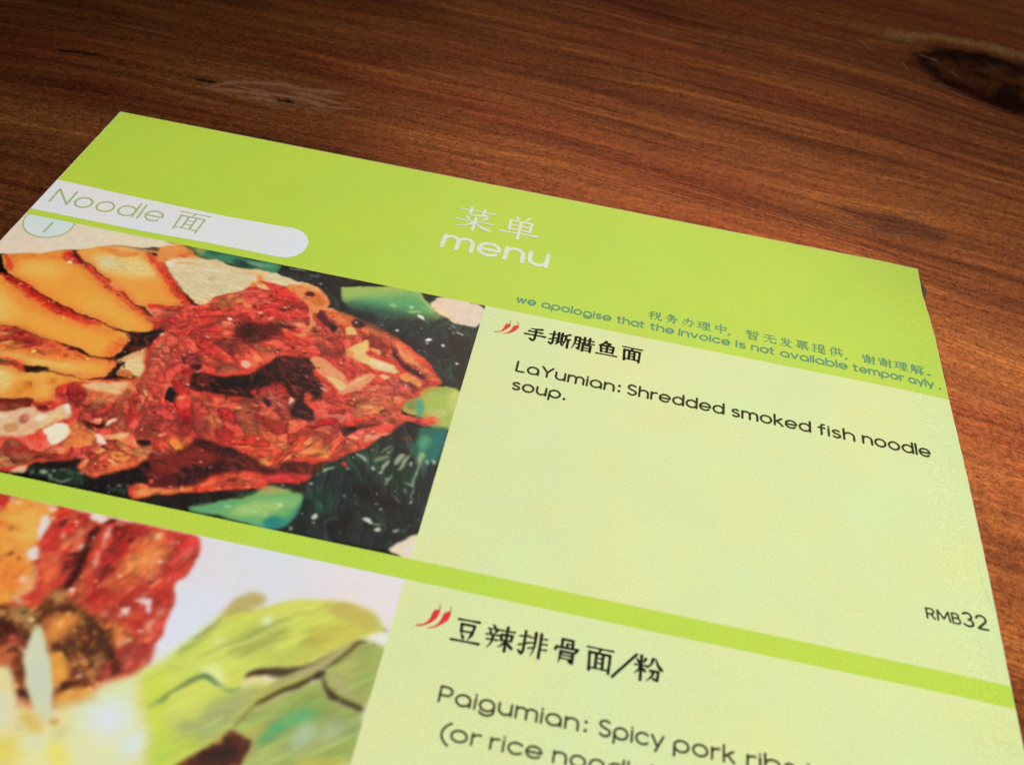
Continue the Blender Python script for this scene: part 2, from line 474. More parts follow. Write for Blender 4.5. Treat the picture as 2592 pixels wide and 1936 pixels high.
class Canvas:
    def __init__(s, x0, x1, y0, y1, px, seed, warp):
        s.rng = np.random.default_rng(seed)
        s.xs = np.arange(x0, x1 + px * 0.5, px)
        s.ys = np.arange(y0, y1 + px * 0.5, px)
        s.xs[-1], s.ys[-1] = x1, y1
        s.px = px
        s.X0, s.Y0 = np.meshgrid(s.xs, s.ys)
        s.X = s.X0 + sum(vnoise(s.rng, s.X0, s.Y0, c) * a for c, a in warp)
        s.Y = s.Y0 + sum(vnoise(s.rng, s.X0, s.Y0, c) * a for c, a in warp)
        s.img = np.zeros(s.X.shape + (3,))
    def box(s, pts, pad):
        lo, hi = pts.min(0) - pad - 0.8, pts.max(0) + pad + 0.8
        i0, i1 = np.searchsorted(s.xs, [lo[0], hi[0]])
        j0, j1 = np.searchsorted(s.ys, [lo[1], hi[1]])
        return slice(j0, j1), slice(i0, i1)
    def blend(s, sl, a, col):
        s.img[sl] += a[..., None] * (col - s.img[sl])
    def poly(s, pts, col, soft, alpha):
        pts = chaikin(np.array(pts), 0.2)
        soft = max(soft, 0.07)
        sl = s.box(pts, soft)
        X, Y = s.X[sl], s.Y[sl]
        if X.size == 0: return
        d2 = np.full(X.shape, 1e9)
        ins = np.zeros(X.shape, bool)
        q = np.roll(pts, -1, 0)
        for (ax, ay), (bx, by) in zip(pts, q):
            ex, ey = bx - ax, by - ay
            L = ex * ex + ey * ey + 1e-12
            t = np.clip(((X - ax) * ex + (Y - ay) * ey) / L, 0, 1)
            dx, dy = X - ax - t * ex, Y - ay - t * ey
            np.minimum(d2, dx * dx + dy * dy, out=d2)
            if ay != by:
                c = (ay > Y) != (by > Y)
                ins ^= c & (X < (bx - ax) * (Y - ay) / (by - ay) + ax)
        sd = np.sqrt(d2) * np.where(ins, 1, -1)
        a = np.clip(sd / (2 * soft) + 0.5, 0, 1)
        s.blend(sl, a * a * (3 - 2 * a) * alpha, col)
    def stroke(s, pts, col, width, soft, alpha):
        pts = np.array(dense(list(pts), 4)) if len(pts) > 1 else np.array(pts)
        soft = max(soft, 0.06)
        sl = s.box(pts, width + soft)
        X, Y = s.X[sl], s.Y[sl]
        if X.size == 0: return
        a = np.zeros(X.shape)
        n = len(pts) - 1
        for i in range(n):
            ax, ay = pts[i]
            ex, ey = pts[i + 1] - pts[i]
            L = ex * ex + ey * ey + 1e-12
            t = np.clip(((X - ax) * ex + (Y - ay) * ey) / L, 0, 1)
            d = np.hypot(X - ax - t * ex, Y - ay - t * ey)
            u = (i + t) / n
            wd = width * 0.62 * (0.35 + 0.65 * np.sin(np.pi * np.clip(u, 0, 1)) ** 0.6)
            a = np.maximum(a, np.clip((wd - d) / (2 * soft) + 0.5, 0, 1))
        s.blend(sl, a * a * (3 - 2 * a) * alpha, col)
    def run(s, text):
        for ln in text.strip().split('\n'):
            f = ln.split()
            col = np.array([int(f[1][i:i + 2], 16) for i in (0, 2, 4)]) / 255
            v = list(map(float, f[2:]))
            if f[0] == 'P': s.poly(np.array(v[2:]).reshape(-1, 2), col, v[0], v[1])
            else: s.stroke(np.array(v[3:]).reshape(-1, 2), col, v[0], v[1] * 0.5, v[2])
    def blur(s, sig):
        k = np.exp(-0.5 * (np.arange(-8, 9) * s.px / sig) ** 2)
        k /= k.sum()
        for ax in (0, 1):
            pad = [(0, 0)] * 3
            pad[ax] = (8, 8)
            q = np.pad(s.img, pad, mode='edge')
            n_ = s.img.shape[ax]
            s.img = sum(k[i] * (q[i:i + n_] if ax == 0 else q[:, i:i + n_]) for i in range(17))
    def at(s, x, y):
        j = min(len(s.ys) - 1, max(0, int((y - s.ys[0]) / s.px)))
        i = min(len(s.xs) - 1, max(0, int((x - s.xs[0]) / s.px)))
        return s.img[j, i]
    def mesh(s, name, label, gain=1.0):
        ny, nx = s.X0.shape
        V = np.zeros((ny * nx, 3))
        V[:, 0] = s.X0.ravel() * MM
        V[:, 1] = -s.Y0.ravel() * MM
        idx = np.arange(ny * nx).reshape(ny, nx)
        F = np.stack([idx[:-1, :-1], idx[1:, :-1], idx[1:, 1:], idx[:-1, 1:]], -1).reshape(-1, 4)
        me = bpy.data.meshes.new(name)
        me.vertices.add(len(V))
        me.vertices.foreach_set('co', V.ravel())
        me.loops.add(F.size)
        me.loops.foreach_set('vertex_index', F.ravel().astype(np.int32))
        me.polygons.add(len(F))
        me.polygons.foreach_set('loop_start', np.arange(0, F.size, 4, dtype=np.int32))
        me.polygons.foreach_set('loop_total', np.full(len(F), 4, dtype=np.int32))
        me.update(calc_edges=True)
        ca = me.color_attributes.new('print', 'FLOAT_COLOR', 'POINT')
        rgba = np.ones((ny * nx, 4))
        rgba[:, :3] = np.clip(lin(np.clip(s.img, 0, 1)).reshape(-1, 3) * np.array(gain), 0, 0.93)
        ca.data.foreach_set('color', rgba.ravel())
        me.materials.append(MAT['photo'])
        o = bpy.data.objects.new(name, me)
        COL.objects.link(o)
        o.parent = menu
        o['label'] = label
        return o

PIC1 = r"""
P ddd6c0 0.27 1.00 -20.7 42.7 -0.3 45.5 37.9 47.9 35.1 49.4 32.2 50.6 26.1 52.2 22.0 53.2 18.6 55.5 14.9 57.1 8.9 60.6 2.2 62.7 -6.8 66.1
P d8d2c6 2.45 0.60 -16.6 49.6 0.8 47.5 10.4 48.2 10.4 57.1 -7.1 65.5
P e6dcb8 1.65 0.50 16.0 50.2 34.6 48.2 32.3 50.9 22.0 53.2
P e8a44a 0.21 1.00 15.8 57.1 18.4 55.1 22.0 53.2 27.2 52.2 30.5 53.0 34.4 53.5 37.1 56.7 40.9 61.1 43.4 63.8 46.5 66.6 47.1 70.7 46.4 72.2 45.2 75.7 42.1 73.5 38.2 70.2 34.9 69.2 31.7 66.9 25.8 63.6 22.1 60.9 19.3 59.3
P e9d48a 2.38 0.90 20.7 57.0 25.6 56.1 30.6 54.8 34.0 57.0 36.6 59.7 31.4 61.4 27.3 62.0 23.5 61.1
P dcd9b0 1.98 0.80 22.0 58.0 24.6 56.4 26.7 59.4 24.3 60.5
P e9983c 1.91 0.50 31.3 63.5 39.2 61.7 43.4 66.5 37.7 68.3
S e08a42 1.35 0.67 0.90 20.3 54.5 23.3 54.4 25.2 55.1 27.6 54.7 28.9 53.5
S e8a868 1.09 0.54 0.80 23.3 53.7 28.5 52.5 32.9 52.2
S d2452c 1.83 0.78 0.95 30.8 53.6 34.1 55.1 37.5 58.3 40.9 62.5 43.7 65.1 46.5 67.2
S a8261e 0.62 0.26 0.90 37.5 58.3 40.4 61.3 42.2 63.5 43.7 64.7 45.1 65.3
S c83024 1.26 0.50 0.90 44.4 66.2 47.3 67.6 49.4 68.0
S d86838 1.02 0.61 0.70 31.6 66.6 28.0 64.6 29.9 65.4 30.8 65.8
P e9a040 0.15 1.00 2.7 62.7 8.8 60.5 14.9 57.1 15.7 56.9 20.2 60.1 22.9 61.7 26.8 64.3 32.1 67.7 36.7 70.6 41.0 72.9 43.3 74.7 40.8 77.5 38.5 77.9 34.7 77.7 30.9 76.3 26.3 75.5 21.9 74.3 18.0 72.9 13.9 70.9 9.0 69.0 6.4 67.8 3.6 64.8
P e3bf62 3.47 0.90 8.6 63.9 12.8 62.5 16.9 63.3 16.5 66.3 12.6 67.5 9.4 66.8
P e8b24c 2.94 0.70 21.5 70.1 29.6 69.2 37.8 73.2 40.0 75.7 35.0 76.3 27.7 74.1
S de7a36 1.57 0.79 0.70 3.0 63.2 7.5 62.1 13.9 59.6 15.6 59.4
S c84028 1.28 0.77 0.90 3.7 63.0 5.8 65.5 7.0 67.2
P cc3226 0.78 1.00 13.8 58.1 15.7 56.9 19.8 60.2 22.9 61.7 26.8 64.3 30.0 66.4 29.8 67.5 26.0 65.3 21.6 62.5 19.1 61.1 15.0 60.0
P 3c0f12 0.55 1.00 15.3 57.1 16.5 57.2 20.0 60.1 21.0 61.3 18.5 59.9 16.6 58.7
S d2502e 1.50 0.75 0.85 23.2 62.7 28.0 66.0 32.5 68.6 36.9 71.2 40.8 73.3 42.5 74.3
S 8a2018 0.30 0.13 0.90 21.0 60.5 25.5 63.3 28.0 64.6 32.3 67.7 36.7 70.6 41.1 73.0 43.3 74.7
S 240f10 0.21 0.08 0.90 22.2 61.0 25.5 63.3
P ece0c0 0.16 1.00 16.2 60.6 17.4 60.4 17.6 61.1 16.8 61.4
P e6d49a 0.16 0.90 19.4 60.9 20.4 61.1 20.3 61.7
P e89a5c 0.31 0.80 27.5 64.8 29.0 63.9 31.2 66.3 31.0 67.1 28.6 65.8
P e9a643 0.14 1.00 -4.3 70.2 5.5 68.4 8.0 69.0 13.2 70.8 18.1 73.2 22.5 74.8 27.6 76.1 32.4 76.8 35.9 78.3 38.4 78.2 39.9 80.5 39.5 83.6 38.4 85.8 35.8 86.6 32.4 85.8 30.0 85.0 27.0 84.4 23.6 84.5 19.0 83.5 15.9 82.6 4.7 85.4
P e6c268 3.24 0.90 -0.1 73.7 10.1 74.4 14.1 79.0 14.2 81.9 6.1 84.4
P df7a34 2.54 0.80 7.9 70.4 14.1 72.5 22.2 75.8 29.2 77.2 34.9 78.3 36.5 80.3 30.0 78.8 22.3 78.1 15.2 76.4 10.2 73.1
S cc3a24 1.96 0.98 0.95 7.2 69.3 12.4 71.3 17.7 74.0 22.2 75.8 27.0 76.9 31.4 77.5
S a82018 0.99 0.45 0.90 3.6 69.0 6.2 68.9 8.8 69.8 13.0 71.2 17.7 73.7 21.9 75.3 26.8 76.5
S 200d10 0.25 0.10 1.00 13.6 70.8 18.1 73.1 21.8 74.7 24.0 75.3
S 3c1012 0.22 0.10 0.90 21.8 74.7 27.6 76.1 32.1 76.8 35.7 78.2
S 7a1a18 0.38 0.14 0.80 27.7 76.2 32.4 77.0 36.0 78.4
P 5c1a20 0.71 0.95 37.9 78.1 40.6 77.6 40.2 79.4 39.5 80.2
P e0602e 1.04 0.80 36.5 80.3 39.2 80.4 39.3 83.3 37.8 85.6 36.6 85.7
P dd6a30 0.18 1.00 4.9 85.7 15.3 82.8 19.1 83.6 23.3 84.6 26.7 84.6 28.8 85.2 31.6 86.3 35.9 86.8 39.0 86.2 40.1 87.2 39.6 91.1 36.7 92.6 32.8 92.6 28.7 92.4 25.7 93.0 23.8 92.4 21.4 91.7 9.7 93.8
P c8402a 1.04 0.80 13.7 83.2 18.0 83.5 23.2 84.9 27.9 85.3 27.0 86.8 20.9 87.1 15.5 86.4
P 8c2420 1.04 0.80 16.0 82.9 20.0 83.5 22.4 84.9 21.8 86.9 19.0 85.3 16.2 84.0
P 5a1418 0.23 0.95 26.7 84.6 29.0 85.0 31.0 85.4 30.6 86.6 29.6 86.3 27.8 85.1
P e3bc60 1.67 1.00 8.5 91.8 20.0 89.2 25.2 89.4 29.9 88.9 34.5 88.1 38.5 88.0 38.8 90.8 34.8 92.0 29.1 92.3 24.6 92.8 21.1 91.8 9.6 93.5
P e8a040 1.34 0.70 31.0 89.1 38.0 87.0 39.7 90.5 36.5 92.1
S cc3c26 0.53 0.27 0.95 16.6 92.0 20.8 91.6 23.3 92.6 25.3 93.4 25.9 93.5
P 3a1210 0.18 1.00 23.3 92.1 24.2 92.4 25.8 92.1 27.8 91.8 28.9 92.3 27.2 92.5 26.0 93.2 25.3 93.8 24.4 93.1
P e6ac50 0.22 1.00 10.9 95.8 21.1 93.0 23.5 93.7 25.6 94.0 28.6 92.8 33.9 92.9 37.3 92.6 37.2 93.6 33.0 95.3 31.9 96.3 32.8 97.9 33.5 99.4 31.2 100.8 28.9 100.1 15.7 103.8
P e4d080 1.94 0.90 11.2 96.2 21.3 94.1 23.5 96.2 23.7 99.0 14.8 102.3
P d8862e 1.60 0.80 24.7 96.7 27.4 95.9 29.3 99.7 25.3 100.6 24.7 99.5
P e0973c 1.31 0.70 28.5 93.9 33.3 93.6 31.8 96.0 29.0 96.0
P c0621e 0.77 0.80 26.1 96.6 27.2 96.3 27.7 97.2 26.9 97.7
P c4702c 0.65 0.70 29.6 94.2 30.8 94.1 31.0 95.2 30.0 95.2
S c05a2c 0.22 0.13 0.80 28.6 92.8 31.3 92.8 33.9 92.9 35.9 92.9 37.3 92.6
S d0402a 0.57 0.22 0.90 18.0 93.1 21.1 92.9 23.5 93.4 25.1 94.1
P 1c0d0c 0.13 1.00 23.4 92.2 25.0 92.8 26.2 92.1 28.1 91.8 28.9 92.3 27.1 93.0 25.9 93.4 25.5 94.0 24.7 93.4
P c43a2c 0.25 1.00 15.7 103.8 27.2 100.5 30.6 100.4 33.5 99.3 31.9 96.3 34.4 93.9 38.2 92.5 39.1 91.8 45.4 89.9 45.4 88.3 44.5 85.7 56.1 76.2 73.8 67.7 86.5 107.9 69.7 111.2 64.1 113.4 56.4 117.6 55.3 116.2 49.8 113.8 48.6 115.1 46.1 114.3 41.1 112.6 37.1 114.4 37.0 116.8 34.7 117.0 24.8 119.0
P c5382c 0.25 1.00 39.1 69.2 46.3 66.6 47.8 66.5 49.1 65.4 49.7 63.2 52.1 61.0 54.4 59.4 54.5 58.5 55.4 55.6 58.1 54.5 61.9 54.4 65.7 56.0 71.5 60.4 73.4 59.4 77.8 59.4 81.3 60.3 85.0 60.9 95.1 68.1 98.4 81.9 50.7 95.7
P c8362e 0.19 1.00 37.4 68.6 40.0 68.4 44.0 69.3 46.5 70.8 46.4 68.6 45.5 66.9 49.5 65.6 51.3 64.0 59.4 84.7 45.8 88.7 43.9 83.5 43.3 80.0 44.8 75.8 42.1 73.5 38.7 70.3
P c93a2c 0.23 1.00 59.8 57.9 73.4 59.1 79.8 58.8 88.3 61.9 92.0 64.9 96.0 67.2 98.8 69.5 100.9 72.2 102.6 74.5 101.1 76.0 98.6 77.4 98.8 79.3 96.9 81.2 96.2 83.4 97.1 85.1 97.8 87.9 95.8 90.9 94.2 94.4 90.4 98.5 76.5 105.3
P cc3e2e 0.21 1.00 66.4 87.9 95.4 79.4 97.4 87.3 96.3 90.0 94.3 91.9 93.1 94.5 90.7 97.0 88.7 99.1 87.4 100.9 84.8 103.6 84.1 105.9 83.4 106.7 79.2 107.8 72.7 110.0
P c83a2c 0.20 1.00 44.6 92.6 86.2 80.4 90.8 96.5 87.0 100.5 85.0 104.2 83.9 106.5 77.7 108.4 75.5 110.1 70.0 112.3 65.3 114.0 60.5 115.5 57.7 117.2 56.2 117.8
P 1c1310 0.19 1.00 38.5 77.9 40.7 77.8 43.3 75.1 44.7 75.6 43.7 79.0 42.9 82.3 40.5 83.7 39.2 86.1 38.4 86.1 39.2 83.1 39.8 79.9
P 5e2a18 0.56 0.80 40.0 81.3 43.3 80.9 43.0 82.5 40.5 83.6
P dfae78 0.27 1.00 39.3 86.3 40.7 84.1 43.0 81.9 43.3 80.9 44.0 83.4 45.8 88.7 40.6 90.3 40.8 87.3
P dccb94 0.48 0.95 40.7 86.2 43.6 83.8 45.6 88.8 41.6 90.0
P 1e1210 0.13 1.00 40.7 86.2 41.2 86.8 40.0 90.9 39.2 91.5 40.1 88.4
P 1e1210 0.13 1.00 40.8 87.0 40.8 89.4 39.9 91.6 39.0 91.9 39.6 89.5 39.8 87.4
P c87038 0.27 1.00 40.8 90.0 41.2 88.2 44.6 87.4 45.4 90.1 43.6 90.3
P dccb92 0.22 1.00 40.7 87.2 44.5 85.9 45.6 88.6 45.5 89.9 44.6 89.5 42.8 88.3 41.2 88.7
P 5e2014 0.22 0.80 43.2 89.9 44.7 89.3 45.1 89.9 43.5 90.6
P e6d9b4 0.14 1.00 43.9 76.6 44.8 76.2 44.9 76.9 44.4 77.2
P e6c8a4 0.14 0.90 43.7 79.0 44.2 78.7 44.3 79.4
P e39450 0.65 1.00 32.0 51.0 34.2 48.7 36.5 47.7 39.8 49.5 41.0 50.8 48.3 51.0 46.7 52.8 38.3 54.1 35.5 55.0 34.1 54.8
P cd6a30 0.57 0.80 36.8 51.6 39.1 49.0 40.1 50.9 38.0 52.4
P ddd0a4 0.21 1.00 35.6 54.6 36.5 53.7 38.3 52.4 43.7 50.9 46.4 50.7 50.0 52.0 55.1 51.0 58.3 50.7 64.5 52.1 68.1 52.3 69.3 53.4 63.1 54.7 58.0 54.8 56.1 53.4 56.8 54.6 60.2 56.7 59.1 57.2 55.7 55.9 55.9 57.4 54.4 59.4 52.1 61.0 49.8 62.8 49.9 64.5 49.1 65.6 48.2 66.0 46.8 65.7 43.2 63.2 40.0 59.7 37.3 56.6
P e8bc80 0.98 0.80 50.2 52.4 55.1 51.2 58.5 51.2 57.8 52.5 53.6 53.1 48.7 52.2
P e6c890 0.82 0.80 44.9 50.4 48.3 50.9 47.5 52.5 43.7 52.0
S c89050 0.24 0.16 0.70 53.2 53.4 54.8 52.8 57.0 52.6
S cc8a4a 0.27 0.16 0.80 37.9 54.4 40.2 53.5 42.6 53.6
S d9a060 0.21 0.21 0.70 44.6 60.3 45.7 59.6 46.4 59.9
S c9b884 0.13 0.13 0.70 43.6 61.7 49.2 59.2 54.4 55.4
S c9b888 0.13 0.13 0.60 41.1 58.3 45.6 55.7 51.3 53.1
S cbbd8c 0.13 0.13 0.60 42.0 59.8 48.2 56.7 53.1 54.7
S efe6c4 0.21 0.16 0.70 40.7 56.6 45.1 54.4 50.9 54.4
S e8d890 0.36 0.31 0.80 48.1 65.1 48.9 62.8 53.8 59.8
P e6e2d4 0.27 0.80 35.6 54.8 36.3 53.8 37.3 54.1 37.6 55.8 36.8 56.1
S 4a3c28 0.13 0.05 0.90 46.5 57.7 47.0 56.8 47.4 56.0
S 7a1c14 0.31 0.15 0.80 42.3 62.1 44.6 64.1 46.8 65.7 48.0 66.0
P e8914c 0.27 1.00 55.7 52.8 57.0 52.7 60.2 56.5 59.0 57.1 57.5 55.8 56.1 57.0 55.5 56.5 55.8 55.6 57.0 55.6
P f0d890 0.16 0.90 57.8 55.4 60.2 56.5 58.6 57.1
P de8850 0.31 1.00 62.5 54.2 66.5 52.9 69.1 52.8 71.2 53.7 73.2 55.9 73.8 57.6 73.5 59.6 72.3 60.1 71.3 62.1 72.5 64.1 73.2 65.8 72.8 67.5 72.1 68.7 70.2 69.5 68.4 68.6 66.9 69.1 66.0 66.4 66.8 63.8 67.0 60.4 66.1 57.3
P e6b070 0.32 0.80 65.6 52.8 69.1 52.8 71.4 54.2 70.2 54.6 66.8 53.9
P c4642e 0.55 0.80 67.1 54.8 69.7 54.7 72.6 56.6 71.9 58.9 70.0 58.1 68.0 57.4
P 4a1414 0.21 0.95 67.6 54.9 69.0 54.6 69.9 55.7 69.0 56.6 67.7 56.2
P e5a468 0.26 0.80 66.4 57.9 69.2 59.7 71.5 62.4 72.9 65.3 72.7 67.3 71.7 65.6 70.1 62.8 68.0 60.1
P d8302a 0.26 0.95 57.7 54.7 61.9 54.4 65.8 56.1 69.8 60.2 71.7 65.0 70.4 68.9 67.6 68.2 66.0 65.8 62.7 65.1 57.4 63.5 55.1 61.5 55.2 60.4 57.7 58.4 60.5 56.8 59.0 55.7
P e05a34 0.54 0.90 49.9 63.1 54.5 59.8 55.1 60.8 56.7 61.6 56.4 63.8 53.8 65.3 49.9 66.5 48.4 67.0
P dd6a48 0.52 0.80 52.3 69.4 54.7 67.6 58.0 67.9 59.2 69.5 57.9 71.8 55.2 73.3 53.4 71.9
P b02824 0.60 0.80 49.2 68.4 51.0 68.1 52.2 69.4 52.0 71.7 50.2 71.3
S f0a070 0.26 0.16 0.85 54.7 59.8 56.6 58.4 58.7 57.4
S 9c1e1c 0.26 0.16 0.80 55.3 60.7 57.0 58.9 59.5 57.8
S ee8462 0.31 0.15 0.80 57.9 61.3 60.9 61.0 64.2 61.3 67.2 61.7 69.8 62.9
S e86a46 0.26 0.13 0.80 61.4 58.8 64.5 58.8 67.8 60.9 70.2 63.8 71.0 66.8
S f09070 0.21 0.13 0.70 53.1 63.5 56.8 61.9 60.1 61.9
S ea7a50 0.75 0.35 0.85 67.0 66.4 69.4 65.7 71.1 67.1 70.3 68.6
S a82420 0.21 0.13 0.70 61.7 58.3 64.6 57.8 67.8 59.5 70.5 62.7
S b02a22 0.20 0.15 0.70 58.6 64.4 62.9 63.7 66.1 63.7
P 7a2030 0.21 0.90 64.2 62.0 65.8 60.8 66.6 61.9 65.8 62.8 64.6 62.9
P f0c8b0 0.13 1.00 64.6 61.4 65.5 61.2 65.9 61.5 65.0 61.8
P ecc0ac 0.13 1.00 60.0 64.5 61.2 64.2 61.4 64.6 60.6 65.1
P f2dcc8 0.12 1.00 54.8 68.5 55.6 67.8 56.2 68.1 56.0 69.1 55.5 68.9
P f0b8a0 0.13 1.00 62.9 65.8 63.5 65.5 63.9 66.0 63.3 66.3
P f0a860 0.21 0.80 56.6 62.5 57.8 62.3 58.0 63.3 57.3 63.8
P f0c0b0 0.13 0.90 46.8 67.5 47.4 67.4 47.4 68.0
P f0c0b0 0.12 0.90 47.0 69.0 47.4 68.9 47.6 69.4
P 4e191a 1.11 0.95 57.2 69.8 59.0 67.9 62.4 67.9 64.0 66.4 66.5 67.2 67.3 69.6 66.1 71.2 64.6 72.9 62.4 74.2 59.8 74.4 57.8 73.1
P 2e1412 0.74 0.80 58.6 69.0 60.3 67.9 61.9 70.0 63.4 71.1 61.9 72.8 59.8 72.2
P 6e201e 1.08 0.80 53.7 75.0 58.0 73.1 60.5 74.8 62.5 77.3 60.1 78.6 57.0 77.1 54.0 76.8
S 4a1626 0.65 0.20 0.95 65.1 67.0 67.2 66.9 69.0 66.9
P 7e2430 1.05 0.70 50.3 80.3 53.3 79.1 55.1 83.1 54.0 84.3 52.3 82.7
P b8302c 1.10 0.80 49.2 71.0 53.7 70.6 56.7 72.8 55.1 76.4 51.6 75.0
P 1a0f0c 0.18 1.00 53.7 83.5 55.2 82.8 55.4 83.9 55.1 84.6 54.0 84.5
P e8ddd0 0.11 1.00 54.4 85.6 55.7 84.5 55.7 85.0 55.1 85.7
P d94432 0.56 0.90 53.9 79.0 59.0 78.9 62.5 77.3 66.6 74.2 68.9 74.4 68.6 77.2 67.3 79.2 65.4 81.8 62.9 83.8 59.9 84.6 57.5 84.4 55.5 83.0
P e2583c 0.57 0.80 63.5 80.0 67.1 75.9 68.7 76.3 66.9 79.3 65.1 81.6
P e8b49a 0.19 0.95 62.2 79.4 63.8 79.3 64.6 80.3 64.0 81.3 62.9 81.1
P f2b070 0.24 0.90 64.1 77.7 65.1 77.1 65.6 78.0 64.6 78.5
P efb088 0.24 0.70 57.6 78.5 58.6 78.4 58.3 79.2
P f0b878 0.19 0.70 53.8 79.3 54.6 79.3 54.5 80.0
P f0a04c 0.19 0.95 73.0 71.8 74.2 71.4 74.5 72.4 73.5 72.7
P e84a36 0.74 0.80 67.9 71.9 74.2 68.7 79.6 65.8 83.0 65.4 80.5 68.7 75.4 72.8 70.7 74.2 68.4 73.6
S f07a54 0.40 0.20 0.70 72.4 69.9 76.9 67.3 79.5 65.2
P cc3630 0.75 0.80 72.3 65.4 74.7 63.7 77.5 65.8 76.0 67.9 73.1 68.1
P 24120f 0.55 1.00 54.0 85.8 55.7 85.1 57.3 84.9 60.3 84.9 63.5 83.9 65.8 81.8 67.5 78.6 68.8 75.8 70.2 75.7 72.3 75.8 75.3 74.8 76.8 79.0 79.8 81.6 80.4 86.0 76.1 87.2 73.6 84.6 70.9 83.9 69.8 86.3 69.4 87.5 62.6 88.5 57.1 89.5 55.4 88.8
P 5a1c20 0.68 0.90 55.2 85.7 57.8 85.2 60.0 85.7 58.9 87.2 56.4 87.6
P b04038 0.27 0.80 56.4 87.6 58.2 87.4 58.8 87.8 57.5 88.4
P 3e1820 0.67 0.90 55.3 88.5 57.2 88.8 57.3 89.9 55.8 89.8
P 541c20 0.85 0.80 69.0 75.9 73.9 75.7 76.2 77.7 75.7 79.9 73.1 81.3 69.5 79.7
P a02c2c 0.81 0.90 69.4 86.4 70.0 84.2 71.4 83.4 73.1 84.4 74.4 87.2 70.7 88.8
P c83038 0.18 0.95 66.7 87.0 67.5 86.5 68.1 87.3 67.4 88.1
P d8603c 0.23 0.70 66.6 82.0 67.7 81.4 68.1 82.2
P 17111a 0.69 0.80 61.6 85.8 65.8 83.7 67.5 80.9 68.8 82.5 67.4 85.2 63.3 87.0
P 17121c 0.56 0.90 72.7 77.2 74.3 77.0 76.6 80.2 76.4 82.0 74.4 80.9
P 2a1214 0.47 1.00 55.8 89.3 65.1 86.6 67.4 87.6 68.7 88.9 66.8 89.1 63.0 89.4 59.2 89.7
P 1a1016 0.27 1.00 73.1 84.2 75.2 83.6 76.0 85.9 75.2 87.0 73.9 85.7
P 3c181c 0.53 0.95 75.2 86.4 77.2 87.3 79.8 89.0 81.0 91.1 79.9 91.9 78.2 91.4 76.3 91.6 76.1 89.8 77.5 89.1
P a82c2c 0.54 0.90 67.6 85.8 73.1 84.2 74.5 86.7 76.6 88.8 75.9 91.5 73.1 91.2 69.7 88.9
P 221420 0.22 0.95 69.5 88.4 70.6 88.1 72.0 89.9 71.5 90.6 70.2 89.3
P eccaa4 0.13 1.00 74.2 87.0 74.7 86.5 76.5 88.6 76.3 89.2 75.6 89.1
P c83038 0.18 0.95 66.6 87.0 67.7 86.5 68.0 87.4 67.2 88.1
P 4c1620 0.31 0.95 72.0 61.9 72.7 60.0 73.7 61.0 75.3 62.9 77.4 63.9 77.6 65.4 77.0 66.1 75.7 65.4 73.8 64.0
P 1e1614 0.20 0.95 75.5 64.1 77.4 64.0 77.5 65.8 76.7 66.0
P e8713e 0.54 0.90 72.7 59.0 76.5 58.5 79.9 59.1 82.1 60.8 82.1 63.8 79.5 63.6 77.2 63.0 74.8 61.7
P f0b472 0.21 0.90 72.5 59.1 75.4 58.7 74.3 59.9 73.0 60.1
S f4dcc0 0.31 0.13 0.95 74.4 59.0 75.9 58.8
P 451622 0.31 0.95 79.4 61.9 80.8 60.5 82.7 61.3 82.9 62.8 81.6 63.6 80.4 63.0
P f2e4e8 0.13 1.00 80.5 61.6 81.1 61.3 81.4 61.8 80.9 62.1
P e2c47e 0.20 1.00 78.8 63.8 80.2 63.0 81.6 64.2 82.2 65.4 79.9 66.1
P ea8242 0.53 0.90 82.1 63.8 84.4 61.1 86.2 63.1 89.1 64.2 88.1 65.2 84.9 64.5
P e35a38 0.74 0.90 86.4 63.1 88.9 63.6 92.5 65.7 96.1 67.8 99.3 69.9 101.2 72.7 102.5 74.7 99.7 74.0 96.0 71.5 92.8 68.8 89.5 66.6
S f0925c 0.98 0.49 0.90 92.0 68.1 94.1 69.9 95.8 71.0
S ee7040 0.72 0.34 0.80 96.9 71.9 98.8 71.9 100.6 73.8
S d02e2a 0.73 0.34 0.80 95.4 69.2 98.2 70.3 100.2 72.1
P 381020 0.29 0.95 89.8 67.2 91.1 68.0 92.8 70.3 95.6 71.9 98.7 73.4 99.1 74.5 97.4 74.1 93.6 72.2 90.8 69.4
P dcb9b0 0.20 0.70 96.5 67.7 97.6 67.7 98.6 68.6 97.0 68.1
P a83030 0.59 0.80 76.9 73.9 80.9 69.9 84.3 67.0 82.0 72.1 79.7 72.7
P dcbf7c 0.20 1.00 81.0 71.1 81.7 69.6 83.2 67.6 84.4 66.0 85.2 66.7 85.5 68.5 85.3 70.4 86.3 71.1 89.1 71.5 91.6 72.2 93.3 73.5 92.2 74.8 88.4 74.4 84.7 73.1 82.9 72.4
P e8ccae 0.51 0.80 86.9 71.8 89.9 72.1 91.9 73.4 92.5 74.4 89.6 74.0 86.8 73.0
P e09a58 0.29 0.90 81.1 71.4 82.7 70.3 83.5 71.6 82.5 72.5
P e4a87a 0.25 0.90 85.6 68.5 88.1 68.5 88.8 69.4 88.3 70.1 86.3 69.5
P b42c2a 0.12 0.95 85.6 69.9 86.2 69.4 86.7 70.5 85.9 70.6
S c84030 0.34 0.20 0.80 86.8 70.6 88.4 70.4 89.6 71.0
P e0a070 0.24 0.90 74.8 75.1 76.8 74.2 78.8 74.8 81.3 76.8 83.3 78.0 84.3 80.0 85.0 78.4 86.8 76.1 89.2 75.7 88.9 77.8 87.1 80.7 85.6 81.7 83.7 83.4 82.3 81.5 79.3 79.7 77.2 78.0
P e6c484 0.23 0.90 79.2 79.2 81.1 78.9 83.1 79.5 84.2 80.6 84.0 81.9 83.2 82.4 81.7 80.8
